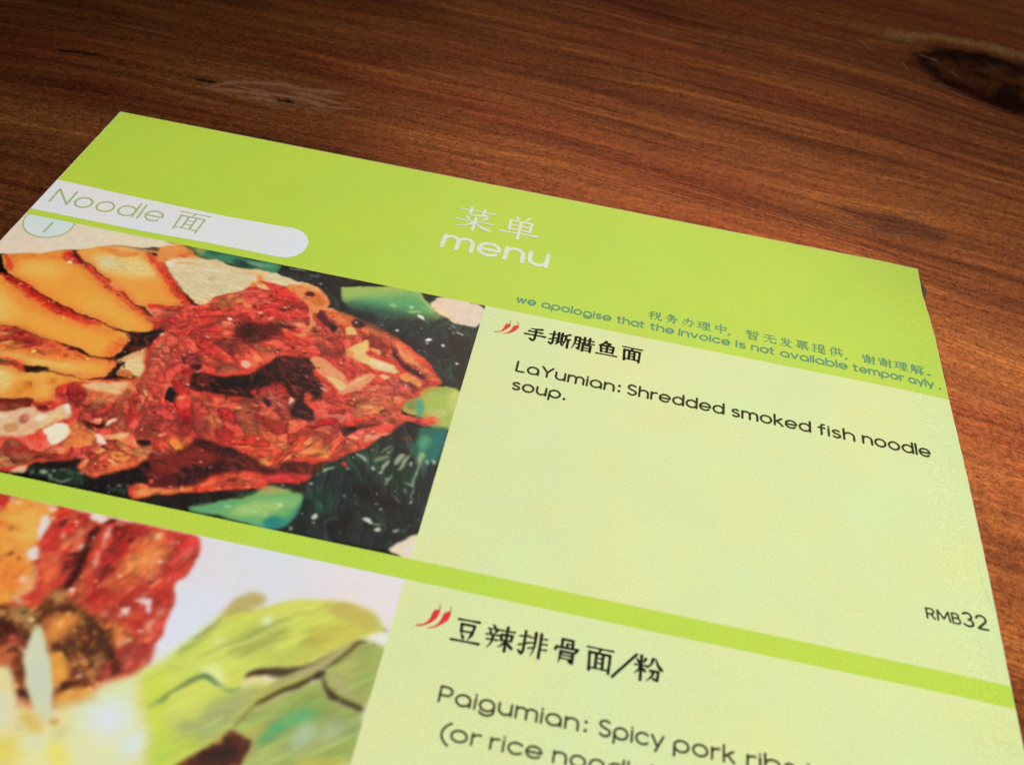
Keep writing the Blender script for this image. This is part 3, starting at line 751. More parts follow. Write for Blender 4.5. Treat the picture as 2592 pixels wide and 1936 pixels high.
P e8b880 0.23 0.90 84.7 79.9 86.0 77.5 88.0 76.0 87.4 78.2 86.0 80.4
S c86a40 0.28 0.19 0.80 80.7 76.1 82.5 76.7 84.4 77.7
S d07a4c 0.19 0.14 0.80 85.3 80.6 86.7 78.5 88.3 76.8
P e8c890 0.19 0.90 89.7 76.1 90.7 75.2 92.1 75.7 91.9 76.5 90.7 76.8
P f0bcb0 0.14 0.95 79.0 82.4 80.1 82.4 81.1 82.8 80.4 83.2
S f0a090 0.23 0.14 0.80 78.7 81.7 79.9 81.6 81.7 82.8
P dd9850 0.24 0.95 93.5 74.1 95.0 73.3 97.0 74.2 98.5 75.9 98.3 77.0 96.3 76.2 94.0 75.4
P 6a2024 0.28 0.80 92.1 75.7 94.1 75.7 96.3 76.5 98.1 77.1 97.9 78.1 95.4 77.7 93.1 76.6
P f2d0c8 0.12 1.00 95.0 77.2 95.5 76.9 95.8 77.5 95.3 77.8
P a02c38 0.50 0.80 98.1 76.0 102.0 75.1 98.9 77.1
P d03a3a 0.70 0.80 91.3 77.7 94.9 77.2 98.4 78.2 98.6 79.3 96.3 81.1 93.7 80.5
P 3a161a 0.69 0.95 71.4 76.7 74.5 75.5 76.9 79.3 78.4 82.0 78.4 84.4 76.9 85.9 74.7 86.5
P 2c1620 0.53 0.95 75.0 87.6 77.1 86.7 79.8 88.9 81.0 91.3 79.1 91.6 76.4 91.8
P d8483c 0.23 0.95 76.7 84.8 78.1 84.1 79.0 85.9 80.5 88.7 78.8 88.1 77.3 86.6
P ea5636 1.01 0.90 86.8 86.1 90.2 82.6 93.6 81.6 95.5 81.4 94.1 83.5 92.4 84.8 92.2 86.8 90.4 88.9 86.6 90.5 85.3 90.4
P ee7a48 0.68 0.80 87.8 85.3 90.7 82.8 92.7 82.7 90.2 85.4
P f0a868 0.14 0.90 94.0 81.5 95.4 80.8 94.8 81.6
P f0a04a 0.18 0.95 92.0 84.3 92.6 84.0 92.9 84.9 92.3 85.1
P 331820 0.23 0.90 92.0 86.0 92.5 85.0 93.5 84.2 93.3 85.1 92.7 85.9
P 4a1a26 0.46 0.95 86.1 91.7 88.1 90.5 90.6 89.8 93.4 88.5 93.3 89.4 90.8 90.4 89.2 91.7 88.2 93.5 87.4 94.0 86.6 93.4
P 201420 0.26 0.95 87.1 91.2 88.9 90.7 88.9 91.8 87.7 92.6
S f4d0d0 0.22 0.11 0.95 89.5 91.8 90.2 91.9 90.9 91.3
S f6e0e0 0.22 0.11 0.95 91.9 91.4 92.5 90.7
P f0b480 0.17 0.95 87.8 93.4 88.8 92.8 90.4 93.2 90.2 93.7 88.7 93.9
P e89070 0.46 0.70 90.3 92.9 92.9 91.1 95.7 89.8 95.0 91.6 92.9 93.8 91.5 94.4
S e88070 0.31 0.18 0.60 93.5 87.5 95.3 85.3 96.1 85.4
S f4b8b0 0.18 0.11 0.80 93.3 87.3 93.8 86.9
S f4b8b0 0.18 0.11 0.80 92.1 86.7 92.6 86.2
S f0a898 0.18 0.11 0.80 95.1 85.9 95.6 85.5
P b42e2a 1.27 0.70 48.0 95.7 55.9 96.1 61.3 98.0 61.3 101.6 55.9 100.6 50.9 102.0
P d44032 0.97 0.70 60.8 94.7 65.7 91.4 69.7 91.6 73.0 92.6 72.6 94.3 66.2 97.7 62.5 98.2
P ee5533 1.25 0.95 68.1 100.2 69.0 97.7 73.1 95.7 77.2 96.6 82.8 96.1 86.0 97.3 86.0 100.3 80.9 102.1 76.7 103.3 73.5 103.2 70.6 101.8
P f08a4c 1.26 0.80 77.3 99.7 80.5 97.8 83.8 96.3 85.7 97.4 85.4 99.5 82.0 99.4 79.5 99.8
P e8402c 0.62 0.80 68.2 100.5 70.7 99.5 73.3 101.6 72.8 102.7 70.3 101.6
P f0a868 0.13 0.90 67.7 100.3 68.8 99.6 68.8 100.2 68.1 100.7
P f2a85c 0.21 0.95 85.1 99.0 86.1 98.8 86.3 99.6 85.5 99.8
P f2b860 0.12 0.95 72.7 103.1 73.6 103.1 73.9 103.4
P eba050 0.16 0.95 74.3 103.8 75.9 103.2 77.7 103.4 76.1 104.2 75.0 104.3
P b04a30 0.97 0.80 73.0 92.6 76.6 91.8 78.2 93.8 75.8 95.2 73.3 94.6
P cc4a38 0.65 0.70 68.9 94.8 71.5 93.8 72.1 95.0 69.7 95.9
P 7a1e2c 0.45 0.90 69.7 94.3 71.2 94.1 71.4 94.9 70.2 95.2
P 5a1e1a 0.22 0.90 67.8 92.8 69.4 92.0 69.5 92.6 68.6 93.3
P f0a050 0.26 0.80 65.5 91.8 66.9 91.3 67.1 92.5 65.8 92.7
P f2b0a0 0.17 0.90 66.7 92.6 67.3 92.4 67.4 93.0
P e8784c 0.52 0.80 53.7 91.8 56.6 91.3 58.0 92.8 57.4 94.9 55.2 94.4 54.1 93.1
P e89850 0.46 0.80 54.1 92.3 55.6 91.6 56.0 92.6 54.7 93.2
S f08a60 0.26 0.17 0.80 55.1 96.1 56.6 94.8 57.4 93.2
P e09050 0.22 0.80 59.8 92.3 60.9 92.1 60.7 92.7 60.2 92.8
P ec6a40 0.96 0.80 61.3 95.6 63.5 94.2 64.3 97.7 62.5 98.2
P f0a060 0.45 0.80 61.2 95.7 62.0 95.4 62.2 96.4 61.6 96.3
P 641a34 0.64 0.70 50.3 95.6 52.9 95.4 53.1 96.7 51.4 96.9
S f09a80 0.22 0.17 0.50 62.0 93.0 63.8 93.6 63.6 93.9
P 98262c 0.77 0.60 58.5 94.8 60.9 95.0 61.8 98.4 60.7 99.2
P ee7c70 0.67 0.50 80.5 87.7 86.1 87.7 87.5 85.7 88.4 89.0 84.5 90.4
P 17131a 0.18 1.00 51.6 90.5 52.6 90.5 53.7 91.6 54.4 93.8 53.6 94.3 51.9 93.5 51.9 92.1
P e8b070 0.13 1.00 47.6 92.5 48.1 92.4 49.0 93.8 48.4 93.7
P f0a070 0.13 0.80 49.2 94.0 51.1 94.3 51.0 94.6 49.6 94.4
P 51191a 0.72 1.00 61.1 101.2 63.8 101.4 67.7 101.6 71.1 102.7 73.7 103.7 75.3 104.5 78.5 104.1 79.2 105.6 77.2 106.7 74.6 106.3 71.5 106.8 69.3 108.2 67.2 110.0 65.6 112.1 62.8 113.4 59.2 114.5 57.1 113.5 55.6 114.1 53.8 110.1 54.9 106.9 58.0 105.5 61.0 103.7
P 7c2420 1.02 0.90 55.4 106.8 59.7 105.1 62.2 103.9 64.9 104.1 67.3 104.0 66.9 106.3 63.6 107.4 62.0 109.3 60.4 111.2 58.2 111.8
P 33161a 0.74 0.90 60.8 101.5 64.2 101.3 67.7 101.6 71.5 102.8 74.2 104.0 74.2 105.0 70.5 104.1 66.8 103.3 63.4 103.1
P 2c1517 0.90 0.90 61.7 108.2 66.0 107.0 69.0 105.0 72.8 105.4 71.5 106.9 68.2 107.8 65.7 110.7 63.3 112.7 61.3 110.9
P d0a0a0 0.10 0.80 67.7 103.2 68.5 103.3 68.4 103.5
P e0b0b0 0.12 0.80 66.4 107.3 67.1 106.8 67.0 107.6
P 45191a 0.43 0.90 78.0 102.7 82.7 101.6 87.0 100.5 86.2 102.2 85.0 104.2 81.8 104.6 79.1 105.4
P c8303a 0.42 0.90 79.2 105.1 81.9 105.1 84.6 104.2 83.9 106.5 77.9 108.3 75.0 107.2 78.7 106.3
P e2492f 0.41 0.95 68.0 109.1 70.9 107.6 74.1 106.3 75.6 107.0 77.4 108.0 75.4 110.0 69.9 112.2 66.1 113.5 67.5 110.7
P f0874e 0.41 0.70 65.6 112.1 67.5 110.7 69.6 109.1 70.6 108.4 69.1 110.2 67.8 111.5
S e87068 0.24 0.20 0.60 71.1 108.3 73.8 108.0 75.4 108.5
P e6b850 0.12 0.95 69.5 111.4 70.3 111.2 70.2 111.7 69.8 111.8
P d8743c 0.23 1.00 55.7 114.3 57.2 113.7 59.2 114.5 63.2 113.4 65.6 112.3 65.1 113.6 62.0 114.8 57.6 117.0 56.7 117.2
P f0a268 0.23 0.80 56.8 115.2 60.2 114.7 63.3 113.7 60.3 115.1 57.3 116.4
P dd8a2e 0.62 0.80 56.7 102.4 60.9 101.7 61.4 102.9 59.7 105.1 57.8 104.1
P f0a84c 0.43 0.95 57.1 102.8 57.9 102.2 59.8 103.5 59.6 104.9 58.2 104.2
P e0563a 0.62 0.80 58.4 101.9 61.0 101.9 61.1 102.9 59.6 103.1
P d8603e 0.61 0.70 55.2 106.3 58.0 105.5 58.4 106.4 56.0 106.8
P e8603c 0.16 0.95 57.6 112.7 58.3 112.4 58.7 113.3 58.2 113.4
P c85a34 0.54 0.90 52.4 107.1 54.1 106.6 55.3 108.2 54.8 109.9 53.9 110.3
P 1c1218 0.41 1.00 54.5 110.2 54.8 109.1 55.9 108.8 56.9 111.4 57.6 113.3 56.9 113.8 55.5 113.9
P 201418 0.20 1.00 51.4 104.9 52.7 104.4 54.2 104.4 54.4 105.3 53.5 105.8 52.5 105.6
P d9683c 0.78 0.90 36.6 93.2 44.5 90.3 46.4 92.3 44.4 94.3 44.6 96.9 39.6 98.4 37.6 96.3
P e0c08a 0.46 0.95 36.0 94.0 38.8 92.9 42.2 91.6 45.0 91.3 43.9 93.3 44.2 94.6 43.4 95.1 40.8 95.0 38.1 95.3
P cc3428 0.22 0.95 31.8 96.0 33.9 94.7 34.6 93.9 35.7 94.9 37.9 95.9 38.4 96.8 37.6 97.6 36.1 99.1 33.1 98.6
P a8202a 0.21 0.80 32.5 97.5 37.9 95.9 38.1 96.9 33.8 98.4
P e07a50 0.64 0.90 37.8 96.5 43.9 95.2 45.2 96.8 39.7 98.6
P a82c24 0.63 0.80 39.6 98.4 46.6 96.9 48.1 100.2 44.7 101.1 38.8 100.7
S 3a1414 0.51 0.21 0.90 37.6 99.8 38.6 99.1 39.7 99.4 40.2 99.4
P 6a2018 0.21 1.00 15.7 103.8 26.9 100.6 29.0 100.3 30.2 100.8 30.6 101.8 28.7 103.4 25.8 104.9 17.8 107.3
P 93402e 0.62 0.80 16.4 105.1 28.7 101.5 29.0 102.8 25.6 104.5 17.5 106.8
P 5c1c1c 0.25 0.90 30.9 101.7 32.6 100.5 33.5 101.5 32.3 102.6
P dcb890 0.43 1.00 17.8 107.3 28.0 103.8 29.2 102.7 31.2 101.9 31.7 102.8 32.9 102.7 34.6 101.4 35.9 99.5 36.5 99.3 38.3 101.9 37.7 103.1 36.2 104.6 34.5 107.1 33.6 108.9 31.6 109.7 20.6 112.0
P e4dcc4 0.21 0.95 31.9 104.3 32.7 103.0 34.3 103.1 34.7 104.5 33.6 105.4 32.6 105.3
P e6e0cc 0.17 1.00 35.9 99.6 36.7 99.5 37.7 100.8 38.3 101.9 37.8 102.1 36.4 101.2
P e2c88e 0.25 0.90 34.3 103.1 36.1 101.5 37.2 102.8 35.8 105.2 34.9 106.5 34.0 106.2
P a85040 0.20 0.80 29.4 105.0 30.4 103.7 31.7 105.6 31.2 106.5 30.0 106.1
P c4884a 0.24 0.70 27.6 107.0 30.4 106.5 30.7 108.4 28.9 109.2
P dcd2b0 0.20 0.90 21.0 106.4 27.3 104.8 27.6 106.0 21.7 107.7
S b06038 0.10 0.08 0.80 30.0 103.5 31.0 104.0 31.7 105.4
S ecd0c0 0.17 0.10 0.80 29.0 105.6 29.5 103.4 30.5 102.1
S ecd0c0 0.12 0.08 0.70 30.5 105.2 30.8 103.6 31.5 102.0
S 7a4a2a 0.10 0.06 0.80 34.7 106.8 35.7 105.0 36.4 103.5
P e6e3cd 0.16 1.00 34.8 107.3 36.3 104.8 37.2 104.3 38.6 104.5 39.0 105.1 40.1 105.8 40.0 106.8 39.2 108.5 38.7 109.5 38.0 109.6
P cc3c2c 0.89 0.95 29.0 110.6 32.5 109.2 34.9 108.5 36.3 109.4 36.2 112.1 31.7 113.5
P dd8246 0.73 0.90 38.2 103.3 41.2 103.2 42.6 104.6 45.1 106.6 45.1 107.9 40.4 109.2 39.4 108.7 40.3 106.5
P ebbe62 0.42 0.90 40.3 108.2 43.1 107.5 44.6 107.3 44.7 108.2 42.1 109.0 40.3 109.2
P ea8a58 0.59 0.80 35.9 111.2 41.3 109.4 43.2 109.6 41.8 110.5 37.0 111.8
P cc3030 0.42 0.90 40.4 109.9 43.9 108.7 45.9 107.6 46.3 108.3 44.6 110.5 41.8 111.2
P a83828 0.41 0.90 36.3 112.3 42.1 111.1 45.1 109.6 46.3 108.0 46.8 108.6 45.6 110.7 41.5 112.7 37.6 114.1 31.8 115.7 27.2 117.1 26.4 115.7
P dd7a48 0.58 0.80 26.3 115.5 35.6 112.7 36.8 112.9 36.5 114.4 31.4 114.8
S e8c880 0.31 0.23 0.80 29.8 115.3 32.2 114.7 33.0 114.6
S d89060 0.38 0.23 0.80 30.8 117.1 33.1 116.0 36.0 115.0
P b85a34 0.23 0.80 27.2 117.1 35.7 114.6 36.6 114.6 35.5 115.8 27.8 118.2
P ddbd96 0.23 0.90 34.5 117.0 34.9 116.0 36.6 114.8 37.0 116.8 35.5 117.2
P b4322c 0.63 0.90 37.7 101.6 40.2 99.8 43.7 99.1 46.6 99.0 44.7 101.1 41.4 102.1 38.3 102.7
S 4a181a 0.33 0.14 0.90 40.3 102.9 41.8 103.0 43.7 103.0 44.6 102.5
P 33130f 0.21 0.95 40.9 103.0 42.8 103.0 44.5 102.2 44.7 101.4 45.2 103.1 44.1 103.9 42.8 103.8
S 301014 0.29 0.13 0.80 41.8 101.7 43.3 100.5 44.2 99.6
S dc9c90 0.29 0.17 0.80 41.6 102.5 43.2 101.8 43.9 101.4
P ead8b4 0.12 1.00 44.8 102.4 45.2 101.3 46.4 100.7 46.5 101.4 45.7 101.9 45.4 103.0 45.1 103.4
P e2dccc 0.16 1.00 44.0 105.5 44.8 105.0 46.4 105.8 47.2 107.1 46.8 107.5 45.6 107.0
P e8b880 0.20 0.95 45.8 104.9 47.6 104.1 49.6 103.5 49.9 104.5 49.3 105.0 49.6 105.6 49.1 105.8 48.5 105.2 46.9 106.1
P ecc890 0.16 0.90 47.6 104.1 49.6 103.4 49.6 104.1 48.2 104.6
S e8b078 0.29 0.16 0.90 42.5 104.1 43.8 105.2 44.3 105.9
P b83430 1.26 0.80 46.3 100.4 54.1 96.4 59.6 95.8 61.5 100.5 56.4 101.9 51.7 104.0 48.2 102.5
P 8a2228 1.27 0.60 54.7 97.8 60.9 96.5 63.0 99.6 58.1 101.5
P d4584a 0.44 0.60 49.0 101.0 51.0 100.4 51.2 101.6 50.0 102.2
P 1c1420 0.16 1.00 51.2 104.8 52.6 104.4 54.0 104.1 54.4 105.0 53.5 106.0 52.4 105.1
P dc6a3c 0.59 0.95 46.9 107.4 50.2 104.7 51.8 105.0 53.5 106.3 54.7 106.5 55.1 108.3 53.8 110.6 51.7 112.1 50.0 113.8 48.7 114.9 47.0 114.3 45.9 113.9 44.4 113.1 45.7 110.9
P eca858 0.42 0.90 48.5 108.4 50.4 108.1 52.8 108.9 51.8 110.2 49.8 110.0
P c86a2c 0.20 0.80 49.7 108.8 50.9 108.7 51.2 109.4 50.2 109.5
P b04428 0.58 0.80 45.8 112.5 47.5 110.9 49.0 112.4 48.1 113.6 46.7 113.7
P e08850 0.59 0.80 49.3 110.9 52.6 110.0 51.3 111.3 49.5 112.0
P cc3428 0.24 0.90 50.4 105.2 52.5 105.8 52.6 107.5 51.2 107.4
P d83c28 0.19 0.90 47.1 114.5 48.6 114.6 49.7 113.8 49.9 114.5 48.6 115.1
S c0342c 0.36 0.16 0.90 54.0 107.1 54.9 107.4 55.5 108.7
P 181214 0.41 1.00 49.8 113.8 53.1 111.2 54.8 110.1 55.8 109.1 57.6 113.1 55.8 113.8 54.9 115.4 55.8 117.0 56.6 117.5 51.5 117.3 47.6 117.4 42.7 117.1 37.1 117.0 37.0 114.6 37.8 114.1 41.5 112.7 45.6 110.7 44.6 113.1 46.1 114.3 48.5 115.1
P 1c3424 0.69 0.90 37.1 116.8 37.3 114.9 42.0 114.5 44.5 114.1 46.2 114.5 47.6 116.7 43.3 117.0
P 244a38 0.57 0.80 51.1 116.5 53.4 115.6 55.2 116.0 55.7 117.3 52.2 116.9
P e65a34 0.16 0.95 57.5 112.6 58.5 112.6 58.5 113.3 57.9 113.2
S e87a4c 0.46 0.27 0.90 56.4 114.3 57.3 114.0 58.3 114.7
P 3a8260 0.58 1.00 39.9 48.3 41.5 47.7 45.2 47.7 49.4 48.0 54.0 48.0 58.5 48.0 61.9 48.6 62.3 51.0 59.2 51.1 56.1 50.8 53.0 51.5 49.8 51.4 46.4 50.7 43.2 50.8 41.4 50.7
P 8aa05a 1.08 0.90 37.3 47.5 39.9 47.2 42.8 47.5 42.1 50.3 39.8 49.5
P 1f3f36 0.82 0.90 48.9 49.1 52.0 48.8 54.8 50.2 53.0 51.5 50.2 51.3
P 206048 0.66 0.80 42.5 47.8 45.7 47.9 45.7 49.0 43.0 49.2
P 8ab090 0.58 0.70 52.0 48.8 53.4 48.8 56.8 49.5 55.9 50.2 52.8 49.7
P 5a9a74 0.58 0.70 54.2 48.5 58.7 48.5 58.7 49.6 55.8 49.8
P 1d1f24 0.32 1.00 59.9 48.5 61.7 48.1 69.8 47.8 78.0 47.7 76.3 49.7 74.9 51.8 75.1 53.7 76.4 55.4 78.8 56.7 81.9 58.5 84.8 60.2 82.5 60.6 77.8 59.4 74.5 58.7 73.2 55.7 71.2 53.7 69.1 52.8 64.4 52.0 60.9 51.5 59.5 50.8
P 2c3c34 0.98 0.80 58.8 50.0 63.8 50.2 68.4 50.5 66.5 51.5 62.0 51.5
S b0c0b0 0.39 0.28 0.70 61.6 48.4 63.7 48.4 65.5 48.5
S 9aa8a0 0.33 0.22 0.70 66.7 49.4 68.2 49.7
P a8b4ac 0.22 0.80 69.3 51.8 70.1 51.4 70.4 52.0 69.9 52.2
P 1b1d26 0.25 1.00 79.7 59.7 84.7 60.6 87.3 62.3 90.9 64.0 92.6 61.8 94.9 58.1 98.3 55.6 100.0 55.6 103.2 56.2 106.3 55.4 106.5 61.8 106.4 75.3 104.2 75.2 102.4 74.4 100.9 72.2 98.8 69.5 96.0 67.2 92.0 64.9 88.3 62.0 84.8 61.0
P 98ba62 0.32 1.00 74.4 51.1 91.5 45.6 91.5 48.0 92.9 49.5 94.8 51.0 96.4 53.3 99.0 54.9 96.7 56.6 90.5 57.8 84.3 59.1 79.7 58.5 76.3 55.8 75.2 54.1
P 51a06c 2.40 0.90 77.9 55.0 82.6 52.8 87.2 49.9 91.6 48.8 95.3 52.2 97.1 54.1 92.1 55.3 85.8 56.6 80.3 56.6
P 2c6a58 2.76 0.90 76.3 55.8 80.9 54.7 86.5 55.0 91.9 54.7 93.6 56.2 91.6 57.8 85.3 58.8 79.6 57.9
P 1c2c30 2.73 1.00 74.3 56.4 79.3 56.9 84.8 56.9 91.3 56.6 97.4 54.7 101.0 56.2 98.0 62.1 93.0 63.7 85.1 62.2 79.3 60.0
P b6d58a 0.56 0.70 85.9 53.5 87.2 53.4 87.8 54.2 86.6 54.6
P c8e8c0 0.21 0.80 90.2 53.1 91.1 53.0 91.1 53.7 90.5 53.8
P 9ad07a 0.27 0.80 90.1 54.6 91.8 54.2 93.8 54.1 93.3 54.8 90.9 55.0
S b8d890 0.27 0.22 0.80 91.3 48.6 92.8 49.9 94.8 52.0 96.2 53.2
S a8cc98 0.21 0.16 0.70 93.4 52.5 95.4 53.6 96.1 53.9
P e6f0e6 0.13 1.00 92.8 55.2 93.9 55.4 94.7 56.4 94.4 56.8 93.4 56.3
S a0b0b0 0.16 0.13 0.70 94.8 56.5 95.9 57.5
P 203a34 1.18 0.80 97.6 55.3 100.8 55.3 103.8 56.7 106.4 55.6 106.4 58.2 103.8 59.1 99.1 57.2
P 1d3030 1.09 0.80 99.5 68.6 104.6 67.1 105.0 74.9 102.4 74.4 100.7 71.3
P f4f4f4 0.10 1.00 96.1 62.6 96.7 62.1 97.6 62.4 97.1 63.0 96.3 63.0
P f0f0f4 0.10 1.00 96.3 63.6 97.0 63.5 97.1 64.0 96.6 64.0
P f0f0f4 0.10 1.00 99.9 63.2 100.3 62.8 100.8 63.2 100.5 63.8 100.1 63.6
P f0f0f0 0.10 1.00 103.8 67.9 104.2 67.6 104.5 68.0 104.3 68.5 103.9 68.3
P e8e8ec 0.13 0.95 89.0 61.5 89.9 61.1 90.1 61.8 89.5 62.1
P c0c4c4 0.13 0.80 86.2 60.7 86.7 60.5 86.8 61.2
S dfe5e5 0.21 0.13 0.90 99.9 56.6 100.7 56.8 101.3 57.5
S e0e6e6 0.21 0.13 0.90 99.9 57.8 100.5 57.9
S d8e0e0 0.26 0.13 0.90 101.6 58.1 102.7 58.7 103.8 59.2
S c0ccc8 0.21 0.13 0.80 100.9 58.6 101.6 59.1
S b0c4b8 0.15 0.12 0.60 100.1 68.5 101.0 67.9 102.5 67.1
S 98b0a8 0.16 0.13 0.60 97.0 54.8 97.8 55.2
S 90a8a0 0.16 0.21 0.60 103.5 57.8 105.0 58.7 105.9 59.7
P dccdbd 0.27 1.00 95.2 47.9 99.2 47.5 106.4 47.7 106.4 55.4 103.0 56.1 100.9 55.6 99.4 54.7 96.7 53.4 94.6 51.1
P e4cc9c 0.64 0.80 94.8 51.0 96.8 53.1 99.8 54.8 101.9 56.0 100.6 54.0 97.5 51.9
P 14181c 0.22 1.00 91.5 47.9 92.5 47.8 94.3 48.0 95.3 48.9 94.8 50.3 93.7 50.1
P a2bb5c 0.28 1.00 98.6 77.9 99.3 76.8 101.5 75.6 104.2 75.2 107.2 75.7 107.4 86.5 104.1 87.5 99.7 84.6 97.1 84.4 96.2 82.9 96.9 81.1 98.7 79.6
P cdd27c 1.05 0.70 104.4 75.9 106.7 75.5 106.6 82.7 104.9 80.3
P 6f7f45 0.69 0.80 96.2 82.3 97.4 80.8 98.4 80.8 98.8 83.5 97.2 83.4
P 8cae52 0.71 0.70 98.6 77.6 101.1 76.0 105.1 75.7 102.6 77.9
P 4d9c80 0.55 0.95 98.0 80.5 99.7 79.9 100.5 83.0 100.8 85.4 99.3 85.0
P b8cd7c 0.55 0.80 100.9 82.9 104.4 81.6 105.6 81.6 104.5 83.8 103.1 84.5
P d05040 0.18 1.00 96.6 85.0 98.8 84.9 101.1 85.3 102.6 84.1 103.3 83.9 103.8 85.1 103.4 86.4 101.5 87.1 99.2 86.7 97.1 87.0
P a82830 0.22 0.80 99.0 85.9 101.2 85.8 102.4 86.0 101.3 87.0 99.3 86.8
P ee7060 0.14 0.90 102.6 84.2 103.3 84.2 103.7 85.1 103.3 85.5
P 1d2a2c 0.25 1.00 97.6 87.2 100.2 87.5 102.9 87.3 106.3 86.6 106.3 91.4 106.6 95.1 105.8 96.6 106.3 97.5 106.4 102.5 106.3 108.4 106.3 112.9 103.6 115.1 101.1 117.4 96.5 117.3 87.9 117.6 83.5 117.7 79.2 117.7 83.2 108.8 84.5 106.1 84.8 103.6 87.4 100.9 88.7 99.1 90.7 97.0 93.1 94.5 94.3 91.9 96.3 90.0
P 226a58 0.78 0.95 100.4 87.5 103.9 86.4 106.3 86.4 106.2 95.2 103.8 96.2 101.6 95.0 100.6 92.4 101.3 89.6
P 0f6a70 0.78 0.90 103.1 88.3 106.4 87.1 106.4 94.2 104.2 94.8 104.6 91.6
P 4f9f80 0.78 0.80 101.1 89.7 102.6 89.3 103.9 90.2 103.4 93.0 102.0 93.4 101.3 91.5
P 18191f 0.79 0.80 97.4 87.3 100.9 87.3 100.7 89.5 97.4 93.6 95.9 91.2
P 7c3a34 0.26 0.80 97.5 90.7 99.9 90.4 100.2 90.9 98.6 91.3
P a8c89c 0.57 0.80 102.1 93.8 103.2 93.8 103.4 96.0 103.2 97.6 102.3 96.3
P 1e3c30 0.93 0.90 85.2 102.3 88.3 99.2 91.8 96.7 94.0 95.1 99.6 94.5 102.2 97.4 102.7 103.5 100.4 105.3 97.6 101.5 93.4 99.8 89.9 100.7 86.7 103.6
P 141519 1.19 0.90 91.5 106.1 96.1 102.9 99.6 105.8 102.8 107.3 102.7 108.6 99.5 108.6 94.7 107.6
P 161318 1.14 0.80 90.0 115.5 92.0 112.8 94.5 110.4 93.7 113.7 92.3 117.1
P 1d3e34 0.88 0.70 84.9 108.3 87.6 105.2 90.3 108.0 89.9 112.7 86.6 113.6
P 1e3c34 0.87 0.70 96.2 109.9 101.4 109.0 103.4 109.8 98.6 112.2 96.5 112.1
P 181c26 0.61 0.90 105.4 96.5 106.3 97.5 106.4 102.5 106.1 106.1 105.0 105.3 104.8 100.6
S a8b4a4 0.63 0.29 0.85 91.4 97.3 92.2 97.6 93.1 98.8
S b8b8a0 0.30 0.21 0.80 93.5 95.2 94.1 95.3
S 9a9c84 0.34 0.17 0.85 95.3 95.7 96.2 94.2 96.9 93.7
S a4a890 0.30 0.17 0.80 96.2 96.0 97.4 94.4
S 8c9078 0.63 0.34 0.85 94.5 98.2 95.7 97.1 97.0 96.3
S b4b8a8 0.54 0.29 0.85 96.4 99.9 96.8 98.3 97.1 97.3
S c8ccbc 0.41 0.25 0.90 96.2 100.7 96.5 100.1
S a8b09c 0.85 0.34 0.85 98.5 97.9 99.1 96.2 99.5 95.1
S b0b8a4 0.51 0.25 0.80 99.4 98.9 100.1 96.7 100.7 95.0
P d4dcd8 0.12 0.95 94.5 99.7 94.9 99.5 95.2 99.9 94.9 100.2
P d0dcd4 0.13 0.95 101.1 96.7 101.5 96.4 101.6 97.5 101.3 97.5
P c8d8cc 0.17 0.90 103.9 95.4 104.4 95.0 104.5 96.2 104.1 96.2
P c8d8cc 0.17 0.90 104.9 94.6 105.6 94.8 105.5 96.2 105.1 95.5
S 8ab094 0.41 0.25 0.85 102.9 97.2 102.7 99.7 102.8 102.3
S a8ccb0 0.25 0.17 0.80 102.8 97.7 102.7 99.7
S 6a9a7c 0.28 0.20 0.80 102.9 102.5 103.1 104.6 103.3 106.0
P dcd8c0 0.12 0.95 103.1 105.9 103.5 105.7 103.6 106.4 103.2 106.4
S 8ca890 0.33 0.21 0.80 97.5 101.1 98.3 102.1 98.8 100.3
S a0b88c 0.33 0.20 0.85 98.1 103.1 98.3 101.9
S 789484 0.20 0.16 0.70 99.9 104.8 101.1 105.8 102.0 106.5
S 8c9c90 0.33 0.16 0.80 101.5 101.5 102.4 102.0 102.9 102.5
S 98a89c 0.28 0.16 0.80 101.8 103.3 102.1 103.9
P c4d0cc 0.12 0.90 98.1 108.4 98.5 108.2 98.7 108.7 98.3 108.8
P a0acac 0.12 0.90 91.3 107.3 91.7 107.1 91.9 107.5 91.6 107.6
S e0e0d0 0.50 0.19 0.90 88.2 112.5 87.9 113.7
P d0d090 0.11 0.90 87.9 114.4 88.3 114.2 88.5 114.9 88.1 114.8
S e4e4dc 0.69 0.23 0.90 96.2 111.7 97.1 111.7 97.7 112.2
S 8c8c78 0.38 0.23 0.80 97.9 112.2 99.7 112.1
S dcdcd0 0.65 0.23 0.90 98.7 113.3 99.8 113.1
S a8aca0 0.50 0.23 0.85 102.1 113.1 102.6 112.3
S 90988c 0.31 0.19 0.80 103.6 112.7 104.0 112.3
P a0a8a0 0.15 0.90 104.0 111.0 104.5 111.0 104.5 111.4
P a0a8a0 0.15 0.90 104.9 110.8 105.2 110.8 105.3 111.2
P b0b4b0 0.16 0.90 105.6 109.1 106.0 109.3 105.9 109.7
P c8ccc0 0.15 0.90 84.3 116.4 85.1 116.4 85.0 117.0 84.6 116.9
P 98a098 0.15 0.80 86.1 113.6 86.6 113.6 86.5 113.9
S c8ccc0 0.29 0.16 0.90 86.2 103.3 86.9 102.5 87.9 101.5
S b8c4bc 0.29 0.17 0.80 90.1 101.2 90.7 100.7
P d8c860 0.12 0.80 86.4 102.7 86.9 102.6 86.9 103.0
P b8ccc4 0.16 0.90 84.7 106.1 85.4 105.9 85.5 106.5 85.0 106.5
S 708880 0.24 0.20 0.60 85.3 104.4 85.7 103.8
P 788880 0.16 0.60 93.6 108.4 94.0 108.3 94.0 108.7
P c82c38 0.17 1.00 88.8 100.0 89.4 99.7 90.2 99.9 90.2 100.5 89.4 100.7
P 8cc040 0.10 0.90 97.8 103.1 98.4 102.9 98.3 103.4
